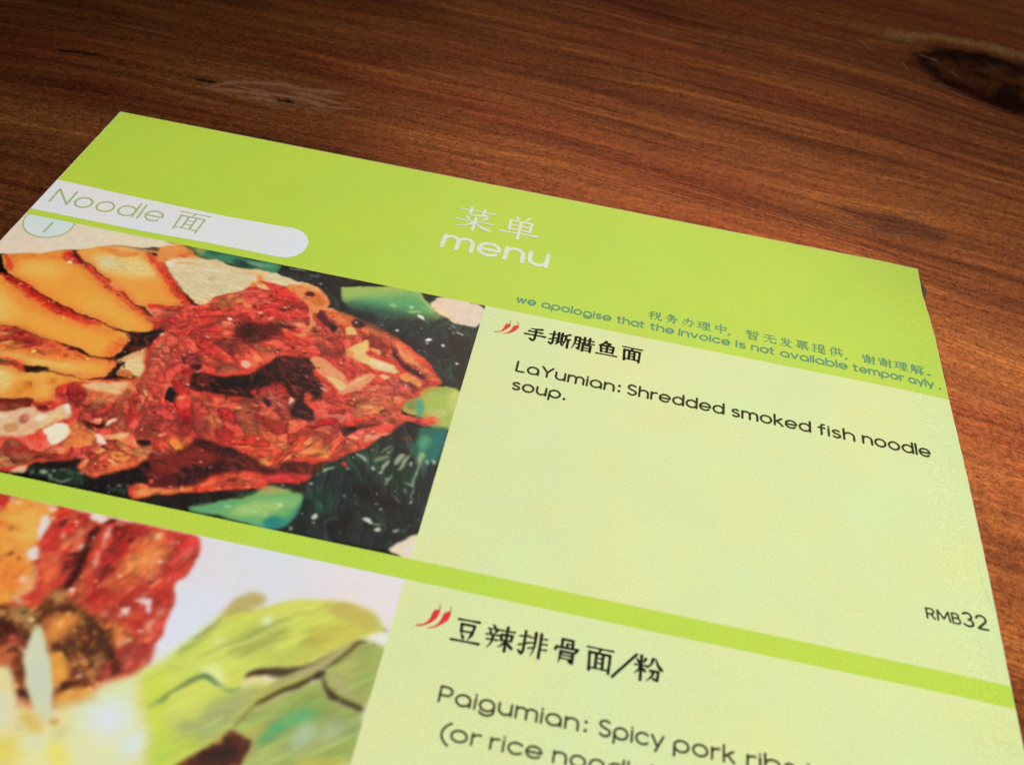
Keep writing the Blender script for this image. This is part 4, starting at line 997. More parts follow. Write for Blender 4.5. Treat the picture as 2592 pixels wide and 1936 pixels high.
P 8cc040 0.11 0.80 93.6 95.2 94.0 94.9 94.0 95.4
P 1a1716 0.23 1.00 57.2 117.8 60.6 115.6 65.3 114.1 70.0 112.4 75.5 110.2 76.7 111.0 73.0 113.2 69.2 115.0 66.5 117.1 65.0 117.7 61.4 117.5
P 1d1814 0.16 1.00 77.8 108.5 80.9 107.4 83.9 106.6 84.5 106.1 84.9 109.2 83.2 108.8 80.4 108.8 77.8 109.0
P 1c3020 0.41 0.90 73.2 111.4 76.5 110.6 76.5 111.5 73.7 112.7
P 6dac66 0.40 1.00 66.1 117.4 69.3 115.1 73.0 113.3 75.9 111.4 77.0 110.0 77.9 108.8 80.4 108.7 83.2 108.9 84.5 108.9 85.0 111.5 84.3 114.4 83.3 117.1 80.9 117.7 75.6 117.8 72.0 117.4
P a0aa68 0.59 0.80 76.1 110.4 78.1 108.7 82.4 108.7 80.0 110.1 77.5 110.8
P 55a078 0.85 0.80 66.3 117.4 69.3 115.2 73.9 113.3 73.0 115.6 70.2 117.4
P a6cc78 0.86 0.80 73.7 115.0 78.0 112.2 82.3 111.5 81.3 113.9 77.6 115.9 74.3 116.6
P 7cbc7a 0.58 0.70 77.9 111.8 83.7 109.3 84.7 111.1 82.7 112.8
P 1f7f7c 0.56 0.95 79.2 117.9 80.1 115.5 82.5 114.9 83.5 115.3 83.3 117.3 81.3 117.8
P 2c8c74 0.69 0.80 82.6 115.1 84.4 112.4 84.6 110.5 85.3 111.9 84.4 114.8 83.4 116.8
P 5caa80 0.39 0.70 75.5 117.4 78.7 116.5 80.6 117.1 78.8 117.8
P cfe8b0 0.19 0.80 80.7 112.2 81.5 112.0 81.6 112.6 80.9 112.7
P bfe0a0 0.19 0.70 72.2 114.9 73.1 114.4 73.6 115.2 72.8 115.4
P cfe8a8 0.19 0.70 78.7 115.2 80.0 114.6 80.0 115.3
P 98c890 0.23 0.60 69.0 115.3 69.6 115.1 69.8 115.5
P c8d0bc 0.15 0.80 37.8 116.1 38.1 115.9 38.4 116.7 38.1 116.6
P b8c0b0 0.19 0.80 39.1 115.5 40.0 115.1 40.5 115.6 39.8 116.2
P c8d0c8 0.12 0.80 40.9 114.7 41.5 114.7 41.6 115.2 41.2 115.2
S 708878 0.27 0.19 0.80 42.0 114.5 43.6 114.0
S 88a090 0.30 0.19 0.80 40.7 115.8 41.6 116.7 42.1 117.1
S a0b4a4 0.27 0.19 0.80 42.1 116.8 43.6 116.9 44.7 116.1
S 607868 0.27 0.19 0.70 43.0 115.0 44.7 114.7
P d0a890 0.19 0.80 45.3 114.2 46.0 114.1 46.1 114.8 45.6 114.7
P c0c4bc 0.15 0.80 49.4 116.6 49.9 116.3 49.9 116.9
P a0b0a0 0.15 0.80 51.2 115.8 51.8 115.7 51.9 116.2
S c8ccc0 0.27 0.15 0.80 52.7 115.4 53.8 115.3
P c8b8a4 0.15 0.80 54.3 114.9 54.9 114.9 54.9 115.4
P dfd3b6 0.15 1.00 106.5 112.4 105.5 112.9 103.5 115.1 101.6 117.2 107.1 118.0 110.0 115.1
P d8d8dc 1.13 0.60 103.3 116.4 106.9 113.3 107.4 117.5
"""
PIC2 = r"""
P dfdfe0 0.08 1.00 22.8 115.8 83.8 110.9 123.0 166.9 56.4 180.9
P d7dce6 1.33 1.00 66.2 120.5 108.9 118.0 109.9 129.7 75.1 141.8
P dedde4 2.01 0.80 87.7 122.4 106.9 120.6 107.3 132.2 94.5 127.7
P d6e0f4 1.87 0.70 68.6 134.1 79.1 131.5 78.0 141.0 72.9 144.0
P c23a28 0.17 1.00 27.3 123.3 35.3 121.9 38.2 122.0 43.6 122.1 51.1 122.1 56.4 122.2 62.7 122.3 70.4 122.1 71.2 123.5 71.9 124.5 71.9 126.2 72.1 128.2 71.9 130.2 70.7 131.3 70.8 132.8 72.0 134.8 72.0 136.7 72.1 138.9 72.5 141.3 71.8 143.6 72.5 146.5 67.2 155.0 48.7 159.2
P e29a42 0.52 1.00 27.1 123.0 38.2 122.0 43.6 122.0 46.0 122.3 46.1 123.8 44.7 124.4 45.3 126.8 46.2 129.5 45.4 130.9 45.9 132.8 48.2 134.2 49.3 136.7 49.9 138.4 48.5 139.7 47.8 141.4 39.6 143.9
P e8b85a 1.60 0.80 38.2 125.3 43.8 123.4 45.0 127.7 45.9 130.4 41.7 129.8
P e2883a 1.51 0.80 38.4 133.5 44.3 132.0 48.1 135.0 47.6 138.1 42.3 140.3
P dc7234 1.00 0.70 43.7 136.1 46.0 135.2 48.4 137.8 46.6 139.2
P c8702c 1.06 0.50 39.4 127.5 41.7 127.3 43.1 128.6 40.9 128.8
P bf2a26 0.55 0.95 30.6 122.9 35.9 121.7 37.2 122.2 37.9 123.8 37.4 125.1 32.8 126.7
P e0a8a8 0.22 0.80 37.1 122.3 38.1 122.2 38.5 123.2 37.8 123.2
P cc4030 0.64 0.80 33.9 128.5 38.6 127.3 39.5 127.7 34.6 129.8
P e2d8c4 0.38 1.00 44.0 122.5 45.3 122.3 46.2 122.9 45.2 123.4
P dadad8 0.21 1.00 44.3 124.3 45.2 124.1 46.3 125.3 46.3 126.1 46.4 127.4 46.3 128.2 46.5 129.8 45.7 128.8 44.8 127.4 44.5 125.8
P e0a060 0.43 0.80 45.6 124.2 46.5 123.9 46.9 124.7 46.2 125.1
P dedad2 0.36 1.00 45.3 131.2 46.0 130.5 47.0 130.5 47.6 131.6 48.1 132.9 46.7 133.3 45.7 132.5
P e8c8b0 0.20 1.00 46.5 136.6 47.0 136.2 48.1 136.4 48.1 137.0 47.6 137.5
P d8a878 0.75 0.80 47.6 134.2 48.7 134.1 49.7 136.6 50.0 138.4 48.8 139.1 48.2 140.3 47.6 140.1 48.3 137.7
P ddb898 0.49 0.90 47.6 140.2 48.5 139.7 49.5 140.4 50.4 140.3 49.3 141.2
P c63024 0.41 1.00 46.0 122.2 48.1 122.2 51.2 122.2 52.1 123.8 52.9 125.7 53.5 127.6 53.8 129.6 53.5 131.7 53.2 133.7 52.9 135.8 52.0 137.1 51.5 138.8 51.8 140.6 50.8 140.8 50.1 139.5 50.0 138.4 50.0 136.5 48.8 133.9 46.8 130.2 46.5 128.2 46.9 127.3 46.8 125.2
P e0643c 0.77 0.90 47.9 131.5 49.6 130.7 51.3 131.2 52.0 134.0 51.7 136.0 50.9 137.0 49.2 134.7
P cf2c24 0.63 0.90 46.5 128.6 47.6 126.6 48.9 128.0 49.7 129.8 48.3 130.6
P d9704e 0.79 0.80 49.6 128.6 51.6 126.4 52.1 125.5 53.1 128.1 52.7 130.7 51.0 130.7
P e8a07c 0.21 0.90 48.9 128.0 48.7 126.8 49.1 126.6 49.7 127.1 49.8 128.4
P eba070 0.21 0.80 51.2 125.7 51.9 125.3 52.2 126.1 51.9 126.4
P e2d0c8 0.14 1.00 52.7 128.5 53.5 127.8 53.9 128.3 53.7 129.4 53.4 129.7
P 4a1412 0.62 0.95 53.5 129.3 53.5 127.6 52.9 125.7 53.3 124.3 54.2 124.1 54.5 126.1 54.5 128.2 54.8 130.2 55.2 131.7 55.1 133.6 55.1 135.6 54.8 137.6 54.5 138.8 53.9 137.0 53.9 134.7 53.9 132.4
P 7a1e1c 0.77 0.90 51.4 131.4 52.9 129.8 54.2 131.1 53.5 133.7 52.9 135.0
P 3c1214 0.51 0.80 54.0 134.7 54.2 131.1 54.8 130.9 55.2 134.4 54.9 136.4
P e6dcd4 0.15 1.00 51.4 122.3 52.8 121.9 54.0 122.2 55.0 122.4 54.8 123.1 54.0 123.9 53.4 123.6 53.1 123.2 52.3 123.4 51.7 123.0
P a82420 0.79 0.95 55.3 122.7 58.2 122.2 62.7 122.3 62.9 123.5 61.1 124.8 60.4 127.9 59.8 131.3 59.5 134.1 58.1 136.4 57.2 135.8 57.3 132.7 57.0 128.8 56.5 126.0
P 4a1818 0.15 0.90 54.1 123.9 55.0 122.8 55.7 122.2 56.4 122.2 55.5 123.1 54.7 123.7
P e0b8b0 0.22 0.85 55.2 124.7 55.9 123.6 56.4 124.8 56.4 126.5 55.8 126.6
P e6a88c 0.17 0.90 56.2 130.6 56.0 128.6 56.7 129.3 57.3 131.1 57.1 132.6
S d88c78 0.25 0.18 0.70 56.2 126.1 56.5 128.1 56.7 129.7
P de6836 1.56 0.95 61.3 126.0 63.1 123.0 64.8 123.0 66.5 126.3 66.8 129.9 65.4 132.6 63.7 134.2 61.8 135.5 60.2 135.1 60.9 131.8
P e98a4c 1.31 0.80 61.1 129.3 62.6 127.3 65.6 127.4 66.0 129.7 64.1 131.4
P c22826 0.79 0.90 66.0 122.7 70.4 122.2 71.3 123.9 71.6 126.2 71.5 128.3 70.8 129.3 70.1 130.7 69.3 132.0 68.3 129.9 67.8 127.6 67.3 124.9
P d04444 0.80 0.70 68.8 122.8 70.6 122.8 71.5 125.1 71.2 128.4 69.8 126.7
P dc4a44 0.52 0.70 68.3 131.9 69.6 129.6 71.7 129.7 70.4 131.4 70.5 133.3
P ecc88c 0.22 0.90 63.2 123.8 64.4 122.9 64.9 123.4 64.8 124.3 64.0 124.5
P eba878 0.37 0.70 65.0 128.2 65.8 128.5 66.1 129.5 65.5 129.4
P f0a8a8 0.18 0.80 66.5 124.2 67.1 124.1 67.2 124.7 66.8 124.8
P f0a8a0 0.18 0.80 67.0 127.9 67.6 127.9 67.6 128.3
P e8a07c 1.03 0.50 65.5 131.6 67.5 130.1 67.8 132.4 67.0 133.4
P b02a22 1.00 0.90 58.0 136.8 62.8 135.8 67.0 134.2 69.5 132.4 70.9 134.1 71.4 136.1 70.5 137.1 68.9 136.3 67.3 136.7 65.1 137.3 62.0 137.7 59.0 138.0
P e8a88c 0.50 0.85 65.3 136.3 66.2 135.5 66.7 134.2 67.3 134.9 66.6 136.3
P e6ccd4 0.13 1.00 66.1 136.3 66.7 135.8 68.1 135.4 68.5 136.4 69.0 138.0 68.6 138.2 67.9 137.7 68.0 136.8 66.4 136.7
P e6d0c4 0.13 1.00 64.1 138.1 65.6 137.7 66.0 138.7 65.7 139.3 64.9 139.0
P e8a898 0.20 0.80 64.2 139.5 64.9 139.0 65.4 139.6 64.6 140.0
P d89080 0.49 0.80 61.9 139.7 62.4 139.2 63.0 139.8 62.5 140.3
P b46a34 0.72 0.90 62.4 140.5 64.6 140.4 66.2 141.8 66.4 143.5 64.7 143.2
P dd7a3a 0.72 0.90 64.9 142.1 67.3 141.1 68.2 142.4 66.9 143.4 66.1 143.9
P ecb04a 0.13 0.95 66.0 140.5 66.5 140.4 66.7 140.8
P d8a070 0.16 1.00 66.2 143.9 67.0 143.2 68.2 142.6 68.6 143.1 67.7 143.9 67.0 144.8
P c8281e 0.49 0.80 65.6 138.3 67.7 137.6 69.2 139.2 68.5 141.2 66.5 140.3
P dc8878 0.49 0.80 69.8 136.9 70.8 135.9 71.1 137.7 69.9 138.7
P e09888 0.48 0.80 68.5 139.8 69.1 139.4 70.4 140.4 70.9 141.3 69.9 140.9
P cc4038 0.49 0.80 69.1 138.9 70.8 138.5 71.4 140.5 69.9 139.8
P 8a5028 0.71 1.00 39.6 143.9 47.2 141.5 49.3 141.2 50.9 141.2 52.1 139.8 53.0 137.3 54.5 136.9 55.9 138.4 58.0 139.4 60.0 140.2 62.6 140.5 64.9 142.4 66.1 143.6 68.0 148.3 67.5 150.9 61.2 154.8 47.9 157.9
P a8824a 0.95 0.90 48.2 142.2 50.4 140.9 52.6 142.0 53.3 144.0 53.0 145.7 51.1 145.1 49.3 144.1
P c08a54 0.98 0.80 52.8 138.1 54.4 137.3 55.3 138.6 55.1 140.1 54.0 140.4
P b4503a 0.74 0.80 55.9 137.9 57.3 137.3 58.4 138.2 57.6 139.1
P 6a3418 0.97 0.90 52.4 140.4 58.0 139.4 59.6 140.1 57.0 140.6 53.9 141.5 53.5 143.1
P e49246 1.19 0.95 55.0 142.3 57.2 140.9 58.6 140.9 59.0 142.1 58.4 144.0 57.6 145.6 56.4 146.3 55.5 145.1
P 5e2618 1.17 0.90 43.7 145.5 49.1 143.8 52.2 145.2 53.4 145.9 53.6 147.5 45.9 149.3
P 3a1210 0.47 0.90 49.3 144.8 51.1 145.1 51.1 145.8 50.1 145.9
P 2c100c 0.33 0.90 47.0 144.6 48.5 144.1 48.5 144.8
P a84c34 0.93 0.90 50.1 146.7 52.4 145.8 53.5 147.3 52.7 148.9 51.1 148.9
P 5c3218 0.96 0.90 60.6 142.1 61.6 140.7 63.7 141.3 64.9 143.1 63.5 144.2 62.0 143.7
P d08058 0.48 0.60 49.5 143.1 50.7 143.2 50.9 144.2 50.1 144.2
P d8663c 0.87 0.90 46.0 149.4 50.8 148.6 52.7 149.2 53.2 150.4 52.6 151.2 47.4 151.8
P 75401f 1.18 1.00 58.5 145.4 61.7 143.6 65.2 144.4 67.4 146.4 68.0 147.6 65.5 148.2 62.8 149.0 61.0 148.6
P 3e1e10 0.71 0.90 63.8 144.6 65.0 144.5 66.4 145.2 68.0 146.9 68.1 147.5 66.7 146.5 65.1 145.5
P a87c4c 0.88 0.90 64.0 146.5 65.3 145.8 66.1 147.0 65.5 148.2 65.2 149.6 64.6 148.7
P a87468 0.58 0.60 61.8 147.7 62.9 147.4 63.1 148.4
P b03028 0.71 0.95 67.7 146.3 68.6 143.6 71.8 142.9 72.5 145.1 72.4 146.7 70.8 147.6 69.4 148.3 68.2 147.5
P d88070 0.59 0.60 68.1 145.8 69.4 145.9 69.5 147.6
P cc7068 0.59 0.70 71.3 145.9 71.9 145.3 72.3 146.6 71.5 147.1
P b43a30 0.69 0.95 65.7 148.1 66.2 147.1 67.3 147.4 67.8 149.0 67.7 150.3 67.1 150.9 66.1 150.0
P c89050 0.69 0.80 63.8 149.2 65.2 148.9 65.8 150.1 64.7 150.4
P 6a3018 0.87 0.90 67.4 147.7 68.8 147.4 68.8 148.7 67.9 149.9
P 2a1c10 0.32 0.90 61.9 149.0 63.0 148.8 63.3 149.4 62.6 149.5
P e5a040 0.69 1.00 57.3 147.7 59.6 147.5 61.0 149.2 61.9 150.7 61.8 152.0 61.2 153.1 60.2 152.1 58.6 149.8
P 6e2c18 0.56 1.00 61.2 153.1 62.4 151.2 65.5 151.3 66.8 152.2 67.2 153.7 65.1 154.9 62.5 155.7 61.4 154.4
P d8983e 0.67 1.00 62.0 153.6 63.7 152.1 66.3 151.8 67.4 152.5 66.5 153.5 65.0 154.7 63.3 155.5 62.3 155.8 61.7 154.6
P ccac6c 1.10 0.80 61.8 154.9 64.4 154.0 65.3 155.4 64.3 156.9 63.0 157.2
P d9a896 0.15 0.80 61.1 152.9 61.5 152.4 61.9 152.8
P 90442a 0.56 0.95 52.7 149.8 54.2 149.5 56.0 152.4 58.4 155.7 57.7 155.9 56.0 154.7 54.0 151.9
P 2a1810 0.35 0.90 56.4 154.3 57.3 154.4 58.5 155.7 57.8 155.9 56.8 155.1
P 3c1a14 0.36 0.90 54.2 150.2 55.0 150.7 55.9 152.1 55.5 152.2
P dcd8a4 0.65 1.00 45.0 153.0 52.6 151.2 53.9 151.9 55.5 154.1 56.9 155.8 59.5 160.1 62.5 168.1 55.0 169.8
P d4dcc0 0.81 0.80 49.9 156.1 55.5 154.8 58.1 158.9 56.9 160.7 53.1 161.6
P ccd6b4 0.18 1.00 53.2 144.2 53.6 143.7 54.4 143.9 55.5 145.4 56.8 147.0 58.4 149.2 59.7 151.2 61.1 153.2 61.7 155.0 62.9 157.5 62.0 158.2 60.7 157.4 59.1 156.2 57.2 153.8 55.5 151.5 54.2 149.7 53.8 147.5 53.5 145.7
P c4d4c0 0.85 0.70 55.5 149.9 56.1 148.0 59.0 151.7 61.3 155.0 60.2 155.3 57.8 153.6
P b6ba88 0.16 0.90 53.2 144.2 53.8 143.6 54.2 143.9 54.2 145.0 53.5 144.8
P 1f2a20 0.12 0.80 53.1 146.1 53.5 146.0 53.6 146.6 53.4 146.7
P dcdc9c 1.10 1.00 57.2 156.3 58.9 156.2 61.3 157.9 63.2 158.1 62.7 156.0 64.4 155.3 66.0 153.6 67.1 153.1 67.0 151.5 67.7 150.8 69.2 149.5 71.4 147.6 73.2 146.5 81.7 141.9 87.6 136.9 94.1 155.3 84.7 164.6 82.5 169.2 57.9 174.5 50.5 162.2 59.5 160.1
P d6e4b8 1.64 0.90 65.0 156.5 66.1 153.9 67.3 152.0 70.6 149.3 72.1 149.3 72.8 152.4 74.8 155.1 77.3 159.1 74.5 164.1 68.1 165.5 66.0 160.1
P d6e4f0 2.47 0.95 66.6 154.8 70.1 153.0 73.5 154.6 72.9 157.5 70.3 158.3 67.9 157.0
P d4e4ec 1.88 0.90 74.0 158.3 76.1 156.3 77.4 158.3 76.3 160.2 74.5 159.7
P d8ecb0 2.09 0.80 59.9 161.2 63.7 159.7 65.9 164.5 63.0 165.2
P cfe0cc 1.32 0.80 60.9 161.0 63.2 160.0 64.2 161.3 62.3 162.5
P dce35a 1.31 0.90 64.4 160.5 66.8 161.2 68.1 163.2 66.7 163.8 65.3 162.7
P dcd35e 1.56 0.90 56.2 162.1 59.6 161.3 61.4 164.7 58.1 165.4
P d2b85c 1.08 0.95 58.3 157.3 60.0 157.2 62.0 158.6 62.3 159.8 60.4 159.6 58.6 158.5
P c08a30 0.34 0.90 62.7 157.7 63.7 157.3 64.1 158.0 63.5 158.4 62.9 158.3
P c6cf90 0.80 0.70 64.1 158.8 65.7 157.8 65.8 159.9 64.7 160.4
P 90a890 0.30 0.80 58.7 159.4 59.3 159.4 59.5 160.0 59.0 159.9
P c8de50 1.42 1.00 71.6 148.1 73.9 146.3 75.0 144.5 76.5 141.4 78.4 138.2 80.4 135.0 88.1 155.1 85.2 157.0 83.2 159.2 81.0 162.6 79.1 161.6 77.3 156.1 73.7 152.2
P d0e262 1.76 0.80 75.7 146.8 79.3 144.2 81.9 142.9 82.7 145.1 79.1 147.6 76.6 148.9
P b4d83c 1.67 0.90 77.9 152.0 80.1 152.0 81.4 153.2 80.3 154.8 78.5 154.2
P bcdb50 1.62 0.80 78.0 158.9 81.1 156.0 84.9 154.3 85.0 156.6 83.1 159.0 80.4 161.3
P cfe48c 1.42 0.70 79.7 149.1 84.4 148.9 85.3 151.1 81.3 151.2
P ccdd5e 0.61 1.00 74.8 144.6 75.7 143.2 77.1 140.7 79.0 137.9 79.9 136.2 80.1 135.0 81.7 134.1 85.3 133.0 88.7 130.6 94.8 128.9 99.7 128.7 102.4 129.4 104.7 131.1 105.8 132.3 104.6 133.0 103.2 134.0 101.7 135.7 99.8 137.2 97.2 139.2 95.4 141.1 92.6 142.1 89.7 142.8 87.1 144.1 87.2 145.4 86.8 147.5 90.5 145.0 93.0 143.3 97.5 142.6 92.6 146.5 90.3 148.8 89.0 151.4 88.2 152.9 86.8 155.4 84.9 158.0 81.8 161.0
P b4a65a 0.64 0.90 80.1 135.2 80.3 133.7 80.9 131.8 83.0 130.3 85.0 130.4 85.7 131.4 85.4 132.4 82.4 134.1 80.5 135.9
P b9b35c 0.97 0.80 94.2 129.7 98.1 128.7 102.4 129.2 104.7 130.9 103.5 132.7 100.9 132.6 97.2 131.2
P c6cc52 1.26 0.80 94.1 134.4 99.2 132.6 102.7 133.2 100.2 136.0 96.0 137.8 92.7 137.5
P aabf4e 1.54 0.80 84.4 136.8 88.5 134.8 91.4 136.0 88.7 139.9 86.2 141.9 83.0 141.6
P b2c850 1.53 0.80 89.1 141.2 93.0 138.5 97.1 136.4 96.4 139.1 93.1 141.3 89.6 142.4
S a9b858 0.26 0.40 0.70 79.0 143.6 83.7 139.3 87.4 136.2 91.1 132.7 95.2 130.2
S e2ea8e 0.32 0.39 0.70 78.0 144.9 82.8 141.1 87.8 137.4 92.0 133.1
S dfe88a 0.22 0.32 0.60 81.0 144.5 87.3 140.5 93.8 136.0
S dbe394 0.23 0.33 0.60 84.7 137.6 88.3 134.2 92.9 130.8
P dcead0 0.76 0.80 86.2 134.7 87.3 133.5 87.8 135.4 87.0 136.0
P dfe8bc 0.92 0.70 80.2 139.8 82.1 139.7 81.7 140.7 80.7 140.6
P e0ecb0 1.18 0.80 80.3 144.7 82.3 143.8 84.4 146.1 84.3 147.4 82.5 146.5 81.0 146.2
P a5bf52 0.73 0.80 75.8 143.3 77.7 140.4 79.7 137.9 79.3 139.5 77.3 142.4 76.2 144.3
P 96ac3e 0.34 0.80 77.0 140.4 78.5 138.4 80.0 136.0 80.1 136.5 78.7 138.9 77.3 140.8
S 8aa850 0.17 0.17 0.70 80.6 135.3 82.3 133.9 84.1 133.3
P a9c270 1.69 0.90 78.9 152.6 82.4 151.8 86.8 147.5 90.8 145.9 89.1 149.6 87.9 152.1 86.5 154.7 84.4 156.7 81.1 156.0
P d0e068 1.68 0.80 77.0 149.8 83.2 150.0 83.0 153.2 79.5 155.6
P bcd84a 1.62 0.80 79.8 156.3 83.1 155.5 85.1 156.6 82.6 159.4 81.2 159.7
P a3bd5e 0.60 1.00 102.2 135.6 103.1 134.8 104.8 134.6 106.3 135.1 108.1 135.6 106.3 146.3 105.8 146.5 104.4 146.0 102.3 145.5 100.5 145.3 99.4 143.9 98.4 142.1 98.8 140.9 100.2 138.5
P b8c868 1.52 0.80 100.9 138.4 102.8 136.5 103.1 140.3 101.2 142.1 99.6 141.5
P 9ab858 1.20 0.70 103.8 140.1 105.6 138.0 105.9 142.2 104.9 144.1 103.0 142.9
P a8a878 0.59 0.80 99.3 141.5 100.5 141.2 103.0 143.4 105.0 144.3 104.3 144.7 101.7 144.0
P 9fbc5c 0.57 1.00 88.7 152.5 90.4 149.1 94.0 146.1 97.6 143.0 98.7 143.0 100.1 145.1 101.6 145.9 104.1 146.1 106.2 146.6 106.8 150.9 106.5 155.5 91.1 159.0 91.2 156.9 91.4 154.4 90.7 153.9 88.4 153.4
P 8fae50 1.45 0.80 94.4 147.4 98.1 144.5 100.1 146.0 103.3 146.6 102.4 148.7 98.0 149.0
P 52b270 1.42 0.90 94.0 150.7 96.9 148.1 99.1 147.7 99.8 148.9 97.0 150.5 95.1 151.4 93.6 151.6
P 3fa868 1.11 0.90 92.6 153.8 94.3 151.4 95.6 150.9 94.7 152.7 93.8 154.4 92.8 155.0
P 1fa07c 0.56 0.50 93.5 151.9 94.9 151.4 94.3 152.3
P c0ce58 1.11 0.80 89.0 152.6 91.4 151.8 92.4 152.0 91.8 153.7 90.3 153.7
P a4bcae 1.40 0.90 97.1 153.1 98.0 150.1 99.9 150.3 99.9 152.8 98.2 154.4
P 9cb4a0 1.41 0.70 100.1 150.9 101.7 148.9 104.1 149.2 103.3 151.7 101.2 152.2
S c4d878 0.29 0.29 0.80 105.9 147.6 103.0 150.5 100.7 152.9 98.5 155.2
S c8d880 0.35 0.29 0.80 104.7 151.4 101.0 153.8 98.5 156.1
S 8aa040 0.23 0.29 0.70 106.3 151.6 102.5 153.7 100.2 155.7
P b4d06a 1.08 0.70 91.4 155.9 95.1 153.9 97.2 155.5 94.9 157.5 91.7 158.2
P c4ce4a 0.81 0.80 98.7 155.8 105.4 153.7 106.0 155.6 99.2 157.2
P 8aa878 1.14 0.60 100.8 148.3 105.9 147.6 106.2 150.3 102.8 149.9
P 6e3018 0.30 1.00 88.0 153.2 89.4 153.8 91.4 154.1 91.6 155.1 91.4 156.8 91.4 158.9 80.8 162.1 82.8 159.9 84.8 157.8 86.8 155.4 87.7 153.8
P 2a1209 1.08 0.95 86.0 157.1 88.2 155.1 90.2 155.9 90.1 158.0 86.8 159.0 84.7 159.2
P 9a5030 0.82 0.70 88.6 153.8 90.8 154.4 90.9 155.3 89.0 154.9
P 8a3820 1.06 0.60 83.9 159.1 86.4 158.2 85.7 159.9 83.1 160.7
S 3a2a14 0.88 0.25 1.00 87.3 144.8 88.3 144.1 89.9 143.4 91.9 142.8 93.4 142.2 94.7 141.4
P 4a3a22 0.33 0.95 89.8 142.9 91.7 142.2 94.0 141.6 96.6 139.9 99.1 137.7 99.5 137.8 97.4 139.9 95.2 141.5 92.9 143.7 91.7 144.0 90.4 144.0
P a8aa6a 0.33 1.00 91.9 144.5 94.3 142.4 96.8 140.4 99.6 137.1 101.1 135.8 102.5 134.9 100.6 137.4 98.4 140.5 97.3 142.0 94.7 143.6 92.9 145.2 90.5 147.3 90.9 146.2
S 48401a 0.55 0.26 0.95 98.3 141.1 99.6 139.4 101.0 137.6 102.3 135.5 103.2 135.0
S 3e3010 0.77 0.28 0.98 90.2 148.8 91.4 147.6 93.2 146.0 95.0 144.6 96.8 142.8 97.9 141.5
S 5e5a22 0.36 0.24 0.90 88.2 152.9 88.9 151.5 89.7 149.6 90.6 148.4
S 30220e 0.95 0.28 0.95 97.5 142.6 97.9 142.0 98.5 141.7
P 3a2a18 0.33 1.00 98.1 142.2 98.8 142.3 99.8 143.6 100.8 144.2 102.2 144.9 104.2 145.3 105.8 145.7 106.1 146.1 105.7 146.7 104.1 146.1 101.5 145.7 100.6 145.6 99.6 144.5 98.8 143.2
S 6a9a60 0.46 0.21 0.90 77.7 150.0 78.8 148.4 80.1 146.9 81.5 146.2 82.3 146.4 83.6 147.1 85.0 147.6 86.2 147.5 86.8 147.0
S 3f6f3c 0.37 0.15 0.90 77.6 149.9 78.9 148.4 80.1 147.0 81.5 146.3 82.4 146.5 83.6 147.2
S 2e5e30 0.31 0.12 0.70 81.0 146.5 82.2 146.4 83.0 146.7
S 3d5e30 0.54 0.18 0.90 76.1 151.9 76.9 151.1 77.4 150.0
S 7ca068 0.36 0.21 0.80 75.2 152.8 76.3 151.7 77.3 150.5
P 8a7868 0.20 0.90 105.2 132.2 105.7 131.9 106.2 132.2 106.1 132.5 105.7 132.5
P dce4e4 0.63 1.00 103.2 134.0 104.4 133.0 105.2 132.8 106.0 133.0 106.3 134.0 106.0 134.8 104.8 134.5
S a8b4cc 0.16 0.23 0.50 75.7 143.0 77.1 140.3 78.9 137.9 79.5 135.9 79.8 134.0
S c4c2c0 0.14 0.14 0.60 80.3 126.7 80.2 128.9 80.2 131.3
P c4bcc0 0.37 0.50 98.6 124.5 99.4 124.5 99.0 125.0
"""
GAIN = (1.20, 1.06, 1.10)
def shreds(cv, count, lmin, lmax, wmin, wmax, ang, spread, test, amp, alpha):
    r = cv.rng
    for _ in range(count):
        x, y = r.uniform(cv.xs[0], cv.xs[-1]), r.uniform(cv.ys[0], cv.ys[-1])
        c = cv.at(x, y)
        if not test(c): continue
        a = ang(x, y) + r.normal(0, spread)
        L = r.uniform(lmin, lmax)
        k = r.normal(0, 0.35)
        p = [(x + (t - .5) * L * math.cos(a + k * (t - .5)), y + (t - .5) * L * math.sin(a + k * (t - .5))) for t in (0, .33, .66, 1)]
        j = r.normal(0, amp)
        if max(np.abs(cv.at(p[0][0], p[0][1]) - c).max(), np.abs(cv.at(p[-1][0], p[-1][1]) - c).max()) > 0.22: continue
        col = np.clip(c * (1 + j) + np.array([0.02, 0.05, 0.03]) * max(j, 0) * 3, 0, 1)
        cv.stroke(np.array(p), col, r.uniform(wmin, wmax), 0.07, alpha)
c1 = Canvas(0.15, XP, H1, B1, 0.18, 3, ((2.4, 0.5), (0.9, 0.35), (0.4, 0.12)))
c1.run(PIC1)
c1.blur(0.17)
red = lambda c: c[0] > 0.35 and c[1] < 0.48 and c[0] - c[2] > 0.25
